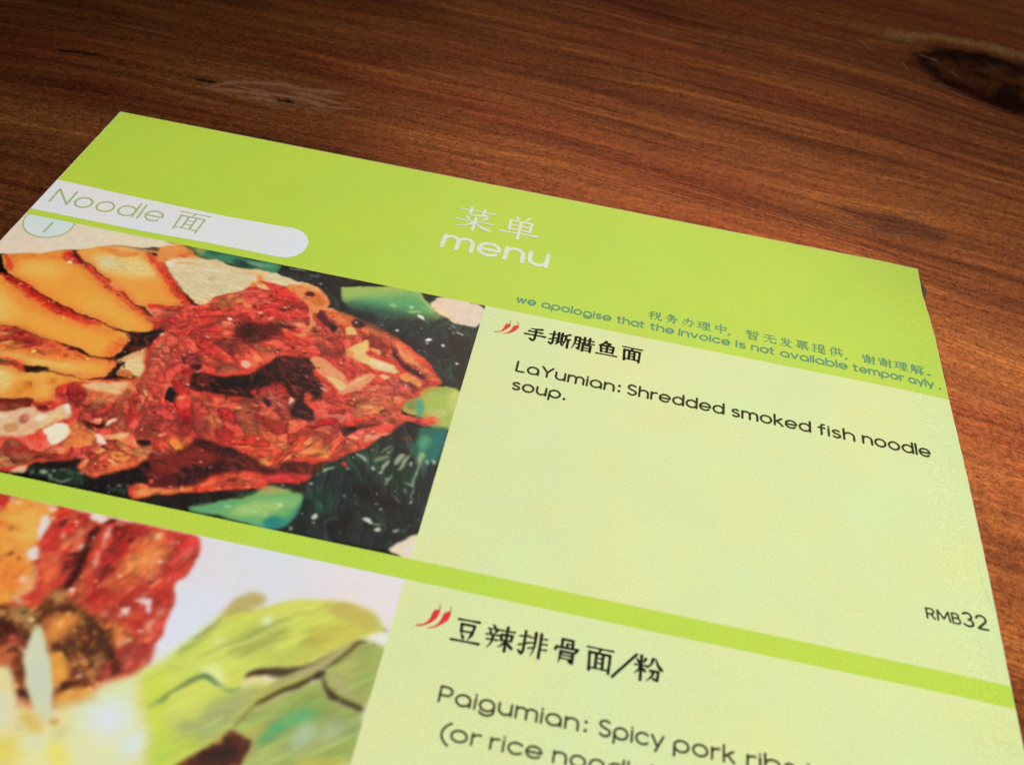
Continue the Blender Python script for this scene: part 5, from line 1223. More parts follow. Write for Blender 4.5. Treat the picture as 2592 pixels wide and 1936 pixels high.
def strands(cv, count, mask, ang, spread, long_, wide, amp, tint, fib):
    """Torn strands: elongated cells, each with its own lie, tone, rounded light and dark seam."""
    r = cv.rng
    ys, xs = np.nonzero(mask > 0.4)
    if len(xs) == 0: return
    pick = r.integers(0, len(xs), count)
    sx, sy = cv.X0[ys[pick], xs[pick]], cv.Y0[ys[pick], xs[pick]]
    j0, j1, i0, i1 = ys.min(), ys.max() + 1, xs.min(), xs.max() + 1
    X, Y = cv.X[j0:j1, i0:i1], cv.Y[j0:j1, i0:i1]
    f1, f2 = np.full(X.shape, 1e9), np.full(X.shape, 1e9)
    bu, bv = np.zeros(X.shape), np.zeros(X.shape)
    bi = np.zeros(X.shape, int)
    th = np.array([ang(a, b) for a, b in zip(sx, sy)]) + r.normal(0, spread, count)
    sc = r.uniform(0.7, 1.5, count)
    for k in range(count):
        dx, dy = X - sx[k], Y - sy[k]
        c, s_ = math.cos(th[k]), math.sin(th[k])
        u, v = (dx * c + dy * s_) / (long_ * sc[k]), (-dx * s_ + dy * c) / (wide * sc[k])
        d = u * u + v * v
        m1 = d < f1
        f2 = np.where(m1, f1, np.minimum(f2, d))
        f1 = np.where(m1, d, f1)
        bu, bv = np.where(m1, u, bu), np.where(m1, v, bv)
        bi[m1] = k
    seam = np.clip((np.sqrt(f2) - np.sqrt(f1)) / 0.5, 0, 1)
    tone = r.normal(0, 1, count)
    hue = r.normal(0, 1, count)
    fibre = np.sin(bv * 9 + 3 * vnoise(r, X, Y, 1.0) + tone[bi] * 7)
    sh = amp * (-0.75 * (1 - seam) ** 1.5 + 0.30 * tone[bi] - 0.35 * np.clip(bv, -1.2, 1.2)) + fib * fibre * seam
    mk = mask[j0:j1, i0:i1]
    im = cv.img[j0:j1, i0:i1]
    k3 = np.stack([np.ones_like(sh), 1 + tint * hue[bi], 1 + tint * 0.7 * hue[bi]], -1)
    new = np.clip(im * np.exp(sh)[..., None] * k3, 0, 1)
    cv.img[j0:j1, i0:i1] = im + mk[..., None] * (new - im)
def redmask(cv):
    return np.clip((cv.img[..., 0] - 0.30) * 4, 0, 1) * np.clip((0.56 - cv.img[..., 1]) * 8, 0, 1) * np.clip((cv.img[..., 0] - cv.img[..., 1] - 0.2) * 6, 0, 1)
def widen(m, k):
    for ax in (0, 1):
        c = np.cumsum(np.pad(m, [(k + 1, k), (0, 0)] if ax == 0 else [(0, 0), (k + 1, k)], mode='edge'), axis=ax)
        n_ = m.shape[ax]
        m = (c[2 * k + 1:2 * k + 1 + n_] - c[:n_]) / (2 * k + 1) if ax == 0 else (c[:, 2 * k + 1:2 * k + 1 + n_] - c[:, :n_]) / (2 * k + 1)
    return m
def specks(cv, count, test, cols, r0, r1, alpha, near=None):
    for _ in range(count):
        x, y = cv.rng.uniform(cv.xs[0], cv.xs[-1]), cv.rng.uniform(cv.ys[0], cv.ys[-1])
        if near and cv.rng.random() > near(x, y): continue
        if not test(cv.at(x, y)): continue
        r = cv.rng.uniform(r0, r1)
        a0 = cv.rng.uniform(0, 6)
        p = [(x + r * cv.rng.uniform(.5, 1.2) * math.cos(a0 + k * 1.05), y + r * 0.8 * cv.rng.uniform(.5, 1.2) * math.sin(a0 + k * 1.05)) for k in range(6)]
        cv.poly(np.array(p), np.array(cols[cv.rng.integers(len(cols))]), 0.10, alpha * cv.rng.uniform(0.5, 1))
def vary(cv, cell, dark_c, light_c, kd, kl):
    nn = vnoise(cv.rng, cv.X, cv.Y, cell) + 0.5 * vnoise(cv.rng, cv.X, cv.Y, cell * 0.4)
    mk = np.clip((cv.img[..., 0] - 0.3) * 3, 0, 1) * np.clip((0.50 - cv.img[..., 1]) * 5, 0, 1)
    for sgn, c, k in ((-1, dark_c, kd), (1, light_c, kl)):
        a = np.clip(nn * sgn - 0.08, 0, 1) * k * mk
        cv.img += np.clip(a, 0, 0.75)[..., None] * (np.array(c) - cv.img)
c1_mask = redmask(c1)
crust = widen(widen(c1_mask, 6), 6)
slab_ = np.clip((c1.img[..., 1] - 0.52) * 6, 0, 1) * np.clip((0.50 - c1.img[..., 2]) * 8, 0, 1)
c1.img = c1.img + (slab_ * np.clip(crust * 1.5, 0, 0.75))[..., None] * (np.array([0.86, 0.40, 0.19]) - c1.img)
c1_mask = c1_mask * np.clip(widen(c1_mask, 16) * 5 - 2.6, 0, 1)
HUB = (62.0, 84.0)
def lie(x, y):
    return 0.30 + 1.0 * math.sin(x * 0.085 + 0.4) * math.cos(y * 0.10) + (0.7 if y > 96 else 0.0) * math.sin(x * 0.05)

cx, cy = 68.0, 85.0
def flow(x, y):
    return math.atan2(x - cx, -(y - cy) * 1.0) * 1.0 + 0.9
c1.img = c1.img + (c1_mask * 0.19)[..., None] * (np.array([1.0, 0.62, 0.5]) - c1.img)
strands(c1, 190, c1_mask, lie, 0.55, 6.5, 1.7, 0.40, 0.15, 0.04)
strands(c1, 500, c1_mask, lie, 0.3, 5.0, 0.55, 0.13, 0.08, 0.03)
tofu = np.clip((c1.img[..., 0] - 0.7) * 5, 0, 1) * np.clip((0.55 - c1.img[..., 2]) * 6, 0, 1) * np.clip((c1.img[..., 1] - 0.45) * 6, 0, 1)
palem = np.clip((c1.img[..., 1] - 0.72) * 8, 0, 1) * np.clip((0.72 - c1.img[..., 2]) * 8, 0, 1)
strands(c1, 260, palem, lambda x, y: 0.2, 0.25, 4.0, 0.5, 0.14, 0.03, 0.03)
darkm = np.clip((0.34 - c1.img.max(-1)) * 8, 0, 1)
strands(c1, 160, darkm, lambda x, y: 1.3, 0.35, 6.0, 1.1, 0.45, 0.05, 0.16)
shreds(c1, 2600, 0.8, 3.0, 0.25, 0.7, lambda x, y: 0.25 + 0.5 * math.sin(x * 0.09 + y * 0.05), 0.5, red, 0.17, 0.55)
shreds(c1, 900, 0.3, 1.0, 0.2, 0.6, flow, 1.5, red, 0.28, 0.65)
pale = lambda c: c[0] > 0.75 and c[1] > 0.66 and c[2] > 0.45 and c[2] < 0.74
shreds(c1, 700, 1.5, 5.0, 0.10, 0.25, lambda x, y: 0.15, 0.18, pale, 0.07, 0.7)
dark = lambda c: c.max() < 0.30
shreds(c1, 500, 0.5, 2.0, 0.15, 0.4, lambda x, y: 1.1, 0.7, dark, 0.35, 0.5)
hollow = lambda c: c.max() < 0.42 and c[0] > c[2] * 1.15 and c[0] > c[1] * 1.3
for _ in range(1500):
    x, y = c1.rng.uniform(30, 84), c1.rng.uniform(66, 112)
    if not hollow(c1.at(x, y)): continue
    a_, L_ = c1.rng.normal(0.5, 0.6), c1.rng.uniform(1.0, 3.5)
    p_ = np.array([(x + t * L_ * math.cos(a_ + 0.3 * t), y + t * L_ * math.sin(a_ + 0.3 * t)) for t in (-.5, -.17, .17, .5)])
    q_ = [(0.50, 0.16, 0.15), (0.38, 0.12, 0.13), (0.12, 0.07, 0.08), (0.30, 0.16, 0.14), (0.62, 0.25, 0.20)]
    c1.stroke(p_, np.array(q_[c1.rng.integers(5)]), c1.rng.uniform(0.2, 0.6), 0.12, 0.42)
specks(c1, 420, red, [(.95, .70, .62), (.95, .66, .40), (.93, .55, .45), (.35, .08, .12)], 0.18, 0.5, 0.75)
specks(c1, 220, dark, [(.62, .68, .62), (.45, .55, .48), (.80, .80, .72)], 0.12, 0.38, 0.8)
n = vnoise(c1.rng, c1.X, c1.Y, 0.45) * 0.22 + vnoise(c1.rng, c1.X, c1.Y, 1.1) * 0.24
redm = np.clip((c1.img[..., 0] - c1.img[..., 1]) * 2.2, 0.15, 1)
dk = np.clip(1 - c1.img.max(-1) * 2.4, 0, 1)
c1.img = np.clip(c1.img * (1 + n * np.maximum(redm * (1 - 0.75 * np.clip(tofu, 0, 1)), dk))[..., None], 0, 1)
c1.mesh('food_photo', 'photo print of shredded red smoked fish with tofu and greens', GAIN)

c2 = Canvas(0.15, XP, B2, 176.0, 0.18, 8, ((2.6, 0.35), (0.9, 0.18), (0.4, 0.06)))
c2.img[:] = (0.86, 0.87, 0.89)
c2.run(PIC2)
c2.blur(0.22)
meat = lambda c: c[0] > 0.30 and c[1] < 0.62 and c[0] - c[2] > 0.22 and c[0] > c[1] * 1.2
shreds(c2, 1500, 0.3, 1.4, 0.25, 0.8, lambda x, y: 1.9, 0.7, meat, 0.22, 0.6)
c2_mask = redmask(c2)
c2_mask = c2_mask * np.clip(widen(c2_mask, 9) * 4 - 1.9, 0, 1)
c2.img = c2.img + (c2_mask * 0.12)[..., None] * (np.array([1.0, 0.66, 0.5]) - c2.img)
strands(c2, 130, c2_mask, lambda x, y: 2.0, 0.3, 4.5, 1.8, 0.20, 0.12, 0.03)
brnm = np.clip((c2.img[..., 0] - c2.img[..., 2] - 0.12) * 8, 0, 1) * np.clip((0.66 - c2.img[..., 0]) * 8, 0, 1) * np.clip((c2.img[..., 0] - c2.img[..., 1] - 0.04) * 12, 0, 1)
strands(c2, 500, brnm, lambda x, y: 0.7, 1.2, 1.3, 0.8, 0.55, 0.10, 0.05)
specks(c2, 240, meat, [(.93, .76, .70), (.92, .80, .68), (.88, .60, .52), (.95, .72, .45)], 0.25, 0.75, 0.85)
brn = lambda c: 0.25 < c[0] < 0.62 and c[0] > c[1] * 1.25 and c[1] > 0.14
specks(c2, 700, brn, [(.72, .48, .30), (.30, .13, .07), (.22, .10, .06), (.66, .38, .28), (.78, .60, .36)], 0.4, 1.3, 0.7)
gm = np.clip((0.90 - c2.img[..., 1]) * 12, 0, 1) * np.clip((c2.img[..., 1] - c2.img[..., 2] - 0.18) * 6, 0, 1) * np.clip((c2.img[..., 1] - c2.img[..., 0] + 0.03) * 14, 0, 1)
c2.img *= 1 - gm[..., None] * np.array([0.0, 0.035, -0.07])
strands(c2, 90, gm, lambda x, y: -0.72, 0.10, 16.0, 1.6, 0.075, 0.02, 0.008)
strands(c2, 200, gm, lambda x, y: -0.72, 0.16, 9.0, 0.6, 0.055, 0.015, 0.010)
grn = lambda c: c[1] > 0.55 and c[1] > c[2] * 1.3
shreds(c2, 900, 2.5, 7.0, 0.15, 0.5, lambda x, y: -0.45, 0.14, grn, 0.02, 0.45)
c2.blur(0.15)
n = vnoise(c2.rng, c2.X, c2.Y, 0.8) * 0.16 + vnoise(c2.rng, c2.X, c2.Y, 2.0) * 0.12
redm = np.clip((c2.img[..., 0] - c2.img[..., 1]) * 2.2, 0.05, 1)
c2.img = np.clip(c2.img * (1 + n * redm)[..., None], 0, 1)
c2.mesh('food_photo', 'photo print of braised pork ribs with pale green leaves', GAIN)
sheet('photo_margin', 0.15, XP, 176.0, B3, MAT['cream'], 0.0)

# ------------------------------------------------------------------ tab, badge
pill = [[1.07,33.45],[14.67,33.99],[28.38,34.36],[41.97,34.63],[54.96,34.22],[57.67,33.96],[60.1,34.57],[61.81,36.07],[62.73,37.91],[63.01,40.13],[62.61,42.27],[61.54,43.97],[60.03,45.1],[57.98,45.42],[41.77,45.43],[25.7,45.92],[14.81,45.92],[1.1,45.85]]
pill = [(0.14 if p[0] < 3 else p[0], p[1]) for p in pill]
tab = flat_poly('category_tab', pill, MAT['white'], menu, 0.03, 'white rounded tab at the left edge of the header')

# ------------------------------------------------------------------ strokes -> flat ink
def ribbon(V, F, pts, widths, z, caps=True):
    """One ink stroke (page mm); split at sharp corners, each piece a mitred strip with round ends."""
    pts = [np.array(p, float) for p in pts]
    pieces = [[0]]
    for i in range(1, len(pts) - 1):
        a, b_ = pts[i] - pts[i - 1], pts[i + 1] - pts[i]
        c = float(a @ b_) / (np.linalg.norm(a) * np.linalg.norm(b_) + 1e-12)
        pieces[-1].append(i)
        if c < 0.72: pieces.append([i])
    pieces[-1].append(len(pts) - 1)
    for pc in pieces:
        base = len(V)
        P = [pts[i] for i in pc]
        W_ = [widths[i] for i in pc]
        n = len(P)
        for i in range(n):
            a = P[min(i + 1, n - 1)] - P[max(i - 1, 0)]
            a = a / (np.linalg.norm(a) + 1e-12)
            nn = np.array([-a[1], a[0]]) * W_[i] * 0.5
            for q in (P[i] + nn, P[i] - nn): V.append((q[0], q[1], z[0]))
        for i in range(n - 1):
            k = base + 2 * i
            F.append((k, k + 2, k + 3, k + 1))
        if caps:
            for end in (0, n - 1):
                a = (P[1] - P[0]) * -1 if end == 0 else P[-1] - P[-2]
                a = a / (np.linalg.norm(a) + 1e-12)
                th0 = math.atan2(a[1], a[0])
                b0 = len(V)
                for k in range(7):
                    t = th0 - math.pi / 2 + math.pi * k / 6
                    V.append((P[end][0] + math.cos(t) * W_[end] * 0.5, P[end][1] + math.sin(t) * W_[end] * 0.5, z[0] + (0.0005 if end == 0 else 0.001)))
                F.append(tuple(range(b0, b0 + 7)))
        z[0] += 0.0015
def ink(name, V, F, mat, parent, lift, label=None):
    out = [P3(x, y, lift + z) for x, y, z in V]
    Fx = []
    for f in F:                      # every face looks up
        a, b_, c = (np.array(out[f[i]][:2]) for i in (0, 1, 2))
        if (b_ - a)[0] * (c - b_)[1] - (b_ - a)[1] * (c - b_)[0] < 0: f = f[::-1]
        Fx.append(f)
    return obj(name, out, Fx, mat, parent, label)

# rounded geometric alphabet: x-height 1, capitals 1.4, y up
def arc(cx, cy, rx, ry, a0, a1, n=14):
    return [(cx + rx * math.cos(math.radians(a0 + (a1 - a0) * i / n)), cy + ry * math.sin(math.radians(a0 + (a1 - a0) * i / n))) for i in range(n + 1)]
O_ = arc(.5, .5, .5, .5, 0, 360, 26)
LAT = {
 'o': (1.0, [O_]), 'a': (1.0, [O_, [(1, .62), (1, 0)]]), 'd': (1.0, [O_, [(1, 1.42), (1, 0)]]), 'b': (1.0, [O_, [(0, 1.42), (0, 0)]]),
 'p': (1.0, [O_, [(0, .62), (0, -.42)]]), 'g': (1.0, [O_, [(1, .6), (1, 0)] + arc(.5, 0, .5, .40, 0, -160, 10)]),
 'e': (1.0, [[(.03, .48), (.99, .48)] , arc(.5, .5, .5, .5, 0, 318, 24)]), 'c': (.86, [arc(.5, .5, .5, .5, 42, 318, 20)]),
 'n': (.86, [[(0, 1), (0, 0)], [(0, .5)] + arc(.43, .55, .43, .43, 170, 0, 12) + [(.86, 0)]]),
 'h': (.86, [[(0, 1.42), (0, 0)], [(0, .5)] + arc(.43, .55, .43, .43, 170, 0, 12) + [(.86, 0)]]),
 'm': (1.44, [[(0, 1), (0, 0)], [(0, .55)] + arc(.36, .62, .36, .36, 170, 0, 12) + [(.72, 0)], [(.72, .55)] + arc(1.08, .62, .36, .36, 170, 0, 12) + [(1.44, 0)]]),
 'u': (.86, [[(0, 1)] + arc(.43, .45, .43, .43, 180, 350, 12) + [(.86, .5)], [(.86, 1), (.86, 0)]]),
 'r': (.50, [[(0, 1), (0, 0)], [(0, .5)] + arc(.42, .55, .42, .42, 170, 75, 8)]),
 'l': (0.0, [[(0, 1.42), (0, 0)]]), 'i': (0.0, [[(0, .96), (0, 0)], [(0, 1.24), (0, 1.27)]]),
 't': (.45, [[(.12, 1.3), (.12, .25)] + arc(.32, .22, .2, .2, 180, 280, 6), [(-.1, .96), (.42, .96)]]),
 'f': (.42, [arc(.36, 1.18, .22, .22, 80, 180, 6) + [(.14, 0)], [(-.1, .92), (.42, .92)]]),
 's': (.62, [arc(.31, .74, .29, .24, 35, 200, 8) + [(.18, .56), (.46, .46)] + arc(.33, .25, .30, .25, 35, -150, 9)]),
 'S': (.82, [arc(.42, 1.05, .38, .34, 35, 200, 9) + [(.22, .80), (.62, .62)] + arc(.42, .36, .40, .36, 40, -150, 11)]),
 'w': (1.2, [[(0, 1), (.3, 0), (.6, .95), (.9, 0), (1.2, 1)]]), 'v': (.84, [[(0, 1), (.42, 0), (.84, 1)]]),
 'y': (.84, [[(0, 1), (.44, .05)], [(.86, 1), (.30, -.38)]]), 'Y': (1.0, [[(0, 1.4), (.5, .65)], [(1, 1.4), (.5, .65), (.5, 0)]]),
 'k': (.72, [[(0, 1.42), (0, 0)], [(.66, .98), (.04, .45)], [(.24, .62), (.74, 0)]]),
 'L': (.72, [[(0, 1.4), (0, 0), (.72, 0)]]), 'P': (.82, [[(0, 0), (0, 1.4), (.42, 1.4)] + arc(.42, 1.0, .40, .40, 90, -90, 10) + [(0, .6)]]),
 'R': (.84, [[(0, 0), (0, 1.4), (.42, 1.4)] + arc(.42, 1.02, .38, .38, 90, -90, 10) + [(0, .64)], [(.42, .64), (.84, 0)]]),
 'N': (1.05, [[(0, 0), (0, 1.4), (1.05, 0), (1.05, 1.4)]]), 'M': (1.35, [[(0, 0), (.08, 1.4), (.68, .28), (1.27, 1.4), (1.35, 0)]]),
 'B': (.84, [[(0, 0), (0, 1.4), (.40, 1.4)] + arc(.40, 1.08, .32, .32, 90, -90, 8) + [(0, .76)], [(.40, .76)] + arc(.44, .38, .40, .38, 90, -90, 9) + [(0, 0)]]),
 '3': (.82, [arc(.38, 1.04, .36, .36, 150, -75, 11), arc(.38, .37, .42, .37, 80, -150, 12)]),
 '2': (.84, [arc(.40, .98, .40, .42, 165, -25, 11) + [(.02, 0), (.84, 0)]]),
 '1': (.2, [[(-.1, 1.12), (.2, 1.3), (.2, 0)]]), ':': (0.0, [[(0, .12), (0, .16)], [(0, .88), (0, .92)]]), '.': (0.0, [[(0, .06), (0, .10)]]),
 '(': (.34, [arc(1.3, .5, 1.3, 1.35, 132, 228, 12)]), ')': (.34, [arc(-.96, .5, 1.3, 1.35, 48, -48, 12)]),
}
GAP = 0.34
def text_line(name, label, colour, weight, xh, words):
    V, F = [], []
    for (s, A, B) in words:
        A, B = np.array(A), np.array(B)
        adv = sum(LAT[c][0] for c in s) + GAP * (len(s) - 1)
        L = np.linalg.norm(B - A)
        d = (B - A) / (L + 1e-9)
        up = np.array([d[1], -d[0]])
        half = weight * xh / 2
        sx = (L - 2 * half) / adv if adv > 0.05 else xh
        sx = max(sx, 0.01)
        x = 0.0
        if adv <= 0.05: sx = xh
        for c in s:
            w_, strokes = LAT[c]
            z = [0.0]
            for st in strokes:
                pts = [A + d * (half + (x + px) * sx) + up * (half + py * (xh - 2 * half)) for px, py in st]
                k = 1.35 if (c in ':.') else 1.0
                ribbon(V, F, pts, [weight * xh * k] * len(pts), z)
            x += w_ + GAP
    return ink(name, V, F, MAT[colour], menu, 0.06, label)
for (name, label, colour, weight, xh, words) in [["category_text","pale green word Noodle on the white tab","tab_ink",0.12,4.285714285714286,[["Noodle",[2.32,42.25],[28.81,41.89]]]],["title_text","white word menu under the two white characters","title_ink",0.185,5.66,[["menu",[91.91,30.27],[118.03,30.3]]]],["notice_text","teal English notice line along the bottom of the header","notice_ink",0.2,1.99,[["we",[112.73,44.67],[117.35,44.69]],["apologise",[118.53,44.7],[134.58,44.78]],["that",[135.84,44.79],[142.13,44.82]],["the",[143.47,44.83],[148.85,44.86]],["invoice",[149.83,44.86],[161.61,44.92]],["is",[162.77,44.93],[165.08,44.94]],["not",[166.24,44.95],[171.57,44.98]],["available",[172.81,44.98],[188.03,45.06]],["tempor",[189.26,45.07],[200.7,45.13]],["ayly",[201.49,45.13],[207.36,45.16]],[".",[208.42,45.17],[208.77,45.17]]]],["dish_text","black line naming the shredded smoked fish noodle","text_ink",0.185,2.56,[["LaYumian",[116.22,66.79],[137.33,66.94]],[":",[138.0,66.94],[138.41,66.94]],["Shredded",[139.83,66.95],[160.5,67.09]],["smoked",[161.9,67.1],[178.62,67.21]],["fish",[180.18,67.22],[187.79,67.27]],["noodle",[189.18,67.28],[203.52,67.38]]]],["dish_text","black word soup below the first dish line","text_ink",0.185,2.55,[["soup",[116.3,72.27],[126.59,72.33]],[".",[127.09,72.33],[127.58,72.34]]]],["dish_text","black line naming the spicy pork ribs","text_ink",0.18,2.22,[["Paigumian",[116.54,142.41],[138.64,142.28]],[":",[139.44,142.28],[139.8,142.28]],["Spicy",[141.58,142.27],[151.87,142.21]],["pork",[153.27,142.2],[162.9,142.14]],["ribs",[164.6,142.13],[172.3,142.09]],["in",[174.06,142.08],[178.59,142.05]]]],["dish_text","black second line about rice noodle","text_ink",0.18,2.13,[["(",[118.13,148.13],[119.45,148.13]],["or",[119.63,148.13],[124.33,148.09]],["rice",[125.65,148.09],[133.75,148.03]],["noodle",[135.25,148.02],[149.8,147.93]],[")",[150.28,147.93],[151.47,147.92]]]],["price_text","dark grey price letters at the right margin","text_ink",0.19,1.8214285714285714,[["RMB",[196.92,107.63],[203.22,107.49]]]],["price_text","dark grey price digits at the right margin","text_ink",0.18,2.4071428571428575,[["32",[203.49,107.55],[208.17,107.43]]]],["item_number","grey green number one in the half circle","tab_ink",0.17,3.25,[["1",[6.65,53.18],[7.11,53.2]]]]]:
    text_line(name, label, colour, weight, xh, words)

# brush-written characters on a 100 grid (x right, y down): h/s bars, p left sweep, n right sweep, d dot, z turning stroke
HAN = {
 '面': 'h 5 10 95 10;p 52 12 44 28;s 14 28 17 97;z 14 29 86 29 84 98;s 38 31 38 86;s 62 31 62 86;h 38 48 62 48;h 38 66 62 66;h 16 87 84 87',
 '手': 'p 78 10 50 14 22 16;h 18 34 80 33;h 3 57 97 55;z 51 15 52 50 51 82 44 95 30 84',
 '撕': 'h 3 27 33 22;z 20 5 20 84 14 94 4 84;h 2 62 33 48;h 36 22 68 22;s 43 7 43 66;s 60 7 60 66;h 43 37 60 37;h 43 51 60 51;h 34 67 70 66;p 46 71 34 93;d 56 74 67 88;p 94 8 76 17;p 78 18 76 50 66 94;h 78 43 99 41;s 89 44 89 98',
 '腊': 'p 13 12 12 50 2 95;z 13 11 33 11 33 90 24 84;h 13 35 32 35;h 13 58 32 58;h 40 22 97 20;s 55 5 55 42;s 79 5 78 42;h 36 43 99 41;s 50 54 50 97;z 50 55 86 55 86 97;h 50 74 85 74;h 50 91 85 91',
 '鱼': 'p 44 3 30 21 10 36;z 38 15 64 15 50 31;s 20 33 25 76;z 20 33 80 33 77 76;h 23 53 77 53;s 50 33 50 74;h 25 74 77 74;h 3 93 97 91',
 '豆': 'h 14 10 86 8;s 28 27 31 56;z 28 27 74 26 70 56;h 30 54 70 53;d 34 64 42 82;p 68 62 58 84;h 3 93 97 91',
 '辣': 'd 22 4 30 14;h 8 22 43 19;d 14 27 18 38;p 37 26 30 38;h 3 45 46 42;h 7 63 43 61;p 26 45 25 70 12 97;h 50 20 98 18;s 55 36 56 57;z 55 36 93 34 90 56;h 56 56 91 55;s 73 4 73 98;p 72 56 62 74 48 86;n 74 56 86 74 99 85',
 '排': 'h 3 27 34 22;z 20 5 20 84 14 94 4 84;h 2 62 34 48;p 56 5 56 60 46 96;s 75 5 75 98;h 40 26 57 24;h 40 46 57 44;h 36 68 56 62;h 75 24 95 22;h 75 44 96 42;h 75 65 98 63',
 '骨': 's 32 6 32 38;z 32 6 69 6 69 38;z 50 22 50 37;h 50 22 68 22;d 15 34 10 51;z 15 39 88 37 80 51;p 30 54 29 76 26 98;z 30 54 73 54 73 92 62 88;h 30 67 72 67;h 30 80 72 80',
 '粉': 'd 9 18 17 33;p 39 14 31 31;h 3 42 46 40;s 24 4 24 96;p 23 43 16 60 2 75;d 26 47 39 62;p 65 8 58 30 43 48;n 74 6 84 32 99 48;z 56 55 85 54 82 88 69 84;p 68 56 62 76 45 96',
 '菜': 'h 5 15 95 13;s 32 3 32 27;s 67 3 65 27;p 76 27 50 34 22 36;d 25 42 32 53;d 47 40 52 51;p 78 37 66 53;h 4 62 96 60;s 50 52 50 99;p 48 63 34 80 6 91;n 52 63 68 80 97 91',
 '单': 'd 34 3 41 16;p 69 3 58 18;s 22 24 24 63;z 22 25 78 25 76 63;h 23 43 77 43;h 24 61 76 61;s 50 25 50 99;h 2 77 98 75',
 '税': 'p 38 7 12 16;h 3 32 46 30;s 24 13 24 97;p 23 34 16 55 2 71;d 27 42 39 55;d 56 5 62 17;p 86 4 77 18;s 56 25 57 46;z 56 25 87 25 85 46;h 57 45 85 45;p 65 47 60 74 45 94;z 76 47 76 88 96 90 97 74',
 '务': 'p 42 3 30 20 12 34;z 36 14 70 14;p 68 14 46 36 6 54;n 34 20 60 38 96 49;z 24 62 78 60 73 93 58 88;p 50 47 42 76 12 97',
 '办': 'z 18 33 76 31 71 90 56 85;p 47 6 44 50 12 96;d 20 48 10 67;d 83 46 95 63',
 '理': 'h 4 18 39 16;h 6 45 37 43;s 21 18 21 72;h 2 77 41 69;s 48 12 49 54;z 48 12 91 12 89 54;h 49 32 89 32;h 49 53 89 53;s 69 12 69 91;h 48 72 91 72;h 40 93 99 92',
 '中': 's 13 30 16 65;z 13 31 87 31 84 65;h 16 62 84 62;s 50 3 50 99',
 '，': 'd 16 78 22 90 8 104',
 '。': 'z 22 78 30 86 22 94 14 86 22 78',
 '暂': 'h 5 12 47 10;p 24 2 12 28;h 10 28 45 28;s 28 15 28 52;h 2 43 49 38;p 90 3 60 12;p 61 12 58 52;h 60 27 97 25;s 81 26 81 52;s 26 57 27 98;z 26 57 76 57 76 98;h 27 76 75 76;h 27 95 75 95',
 '无': 'h 19 14 80 12;h 4 42 96 40;p 49 14 40 62 8 96;z 58 43 58 88 92 90 94 74',
 '发': 'p 30 11 22 33;h 22 33 90 31;p 48 5 38 50 6 96;z 40 52 76 50;p 75 50 56 80 24 98;n 44 58 66 82 97 95;d 66 7 78 19',
 '票': 'h 8 8 92 7;s 19 20 21 43;z 19 21 81 21 79 43;h 21 43 79 43;s 40 8 40 42;s 60 8 60 42;h 23 55 77 54;h 4 69 96 68;z 50 69 50 96 41 91;p 33 75 12 92;d 68 75 88 92',
 '提': 'h 3 27 34 22;z 20 5 20 84 14 94 4 84;h 2 62 34 48;s 50 6 50 42;z 50 6 87 6 87 42;h 50 24 87 24;h 50 42 87 42;h 41 56 97 55;s 69 56 69 92;h 69 73 91 73;p 53 66 50 82 35 98;n 50 84 66 93 99 95',
 '供': 'p 32 5 18 34 2 55;s 20 32 20 98;h 36 28 95 26;s 52 7 52 61;s 77 7 77 61;h 31 63 99 61;p 54 69 35 96;d 74 69 91 92',
 '谢': 'd 9 9 16 21;z 5 37 18 36 18 86 28 76;p 45 3 38 14;s 34 15 34 61;z 34 16 57 16 57 92 48 87;h 34 30 56 30;h 34 45 56 45;h 27 62 57 59;p 55 63 25 92;h 61 32 98 30;z 86 5 86 92 76 87;d 67 48 75 63',
 '解': 'p 26 3 7 26;z 22 14 41 14 34 28;p 14 28 13 64 3 96;z 14 29 43 29 43 94 34 89;h 14 47 42 47;h 14 65 42 65;s 28 29 28 71;z 53 10 92 10 87 40 76 35;p 71 11 66 28 51 45;p 60 50 53 67;h 58 63 93 61;h 49 79 99 77;s 76 50 76 99',
 '/': 'z 92 -2 14 102',
}
def width_profile(k, t):
    if k == 'h': return 0.72 + 0.30 * abs(2 * t - 1) ** 2 + 0.12 * t
    if k == 's': return 1.18 - 0.12 * math.sin(math.pi * t)
    if k == 'z': return 1.05
    if k == 'p': return 1.22 - 0.95 * t ** 1.3
    if k == 'n': return 0.45 + 0.95 * math.sin(math.pi * min(1, t * 0.62 / 0.55) / 2) - max(0, t - 0.8) * 4.2
    return 0.55 + 0.95 * t if t < 0.75 else 1.26 - (t - 0.75) * 1.6
def han_line(name, label, colour, weight, size, chars):
    V, F = [], []
    cen = [np.array(c[1]) for c in chars]
    d = cen[-1] - cen[0] if len(cen) > 1 else np.array([1.0, 0.0])
    d = d / np.linalg.norm(d)
    up = np.array([d[1], -d[0]])
    for (c, p) in chars:
        p = np.array(p)
        z = [0.0]
        for st in HAN[c].split(';'):
            f = st.split()
            k = f[0]
            q = np.array(list(map(float, f[1:]))).reshape(-1, 2)
            wbase = weight * (0.8 if k == 'h' and len(HAN[c]) > 120 else 1.0)
            if k in 'pn' or (k == 'd' and len(q) > 2):
                q = np.array(dense(list(q), 5))
            elif k in 'hsd':
                q = np.array([q[0] + (q[-1] - q[0]) * i / 6 for i in range(7)])
            n = len(q)
            pts = [p + d * (a[0] - 50) / 100 * size - up * (a[1] - 50) / 100 * size for a in q]
            wd = [max(0.12, width_profile(k, i / (n - 1))) * wbase / 100 * size for i in range(n)]
            ribbon(V, F, pts, wd, z)
    return ink(name, V, F, MAT[colour], menu, 0.06, label)
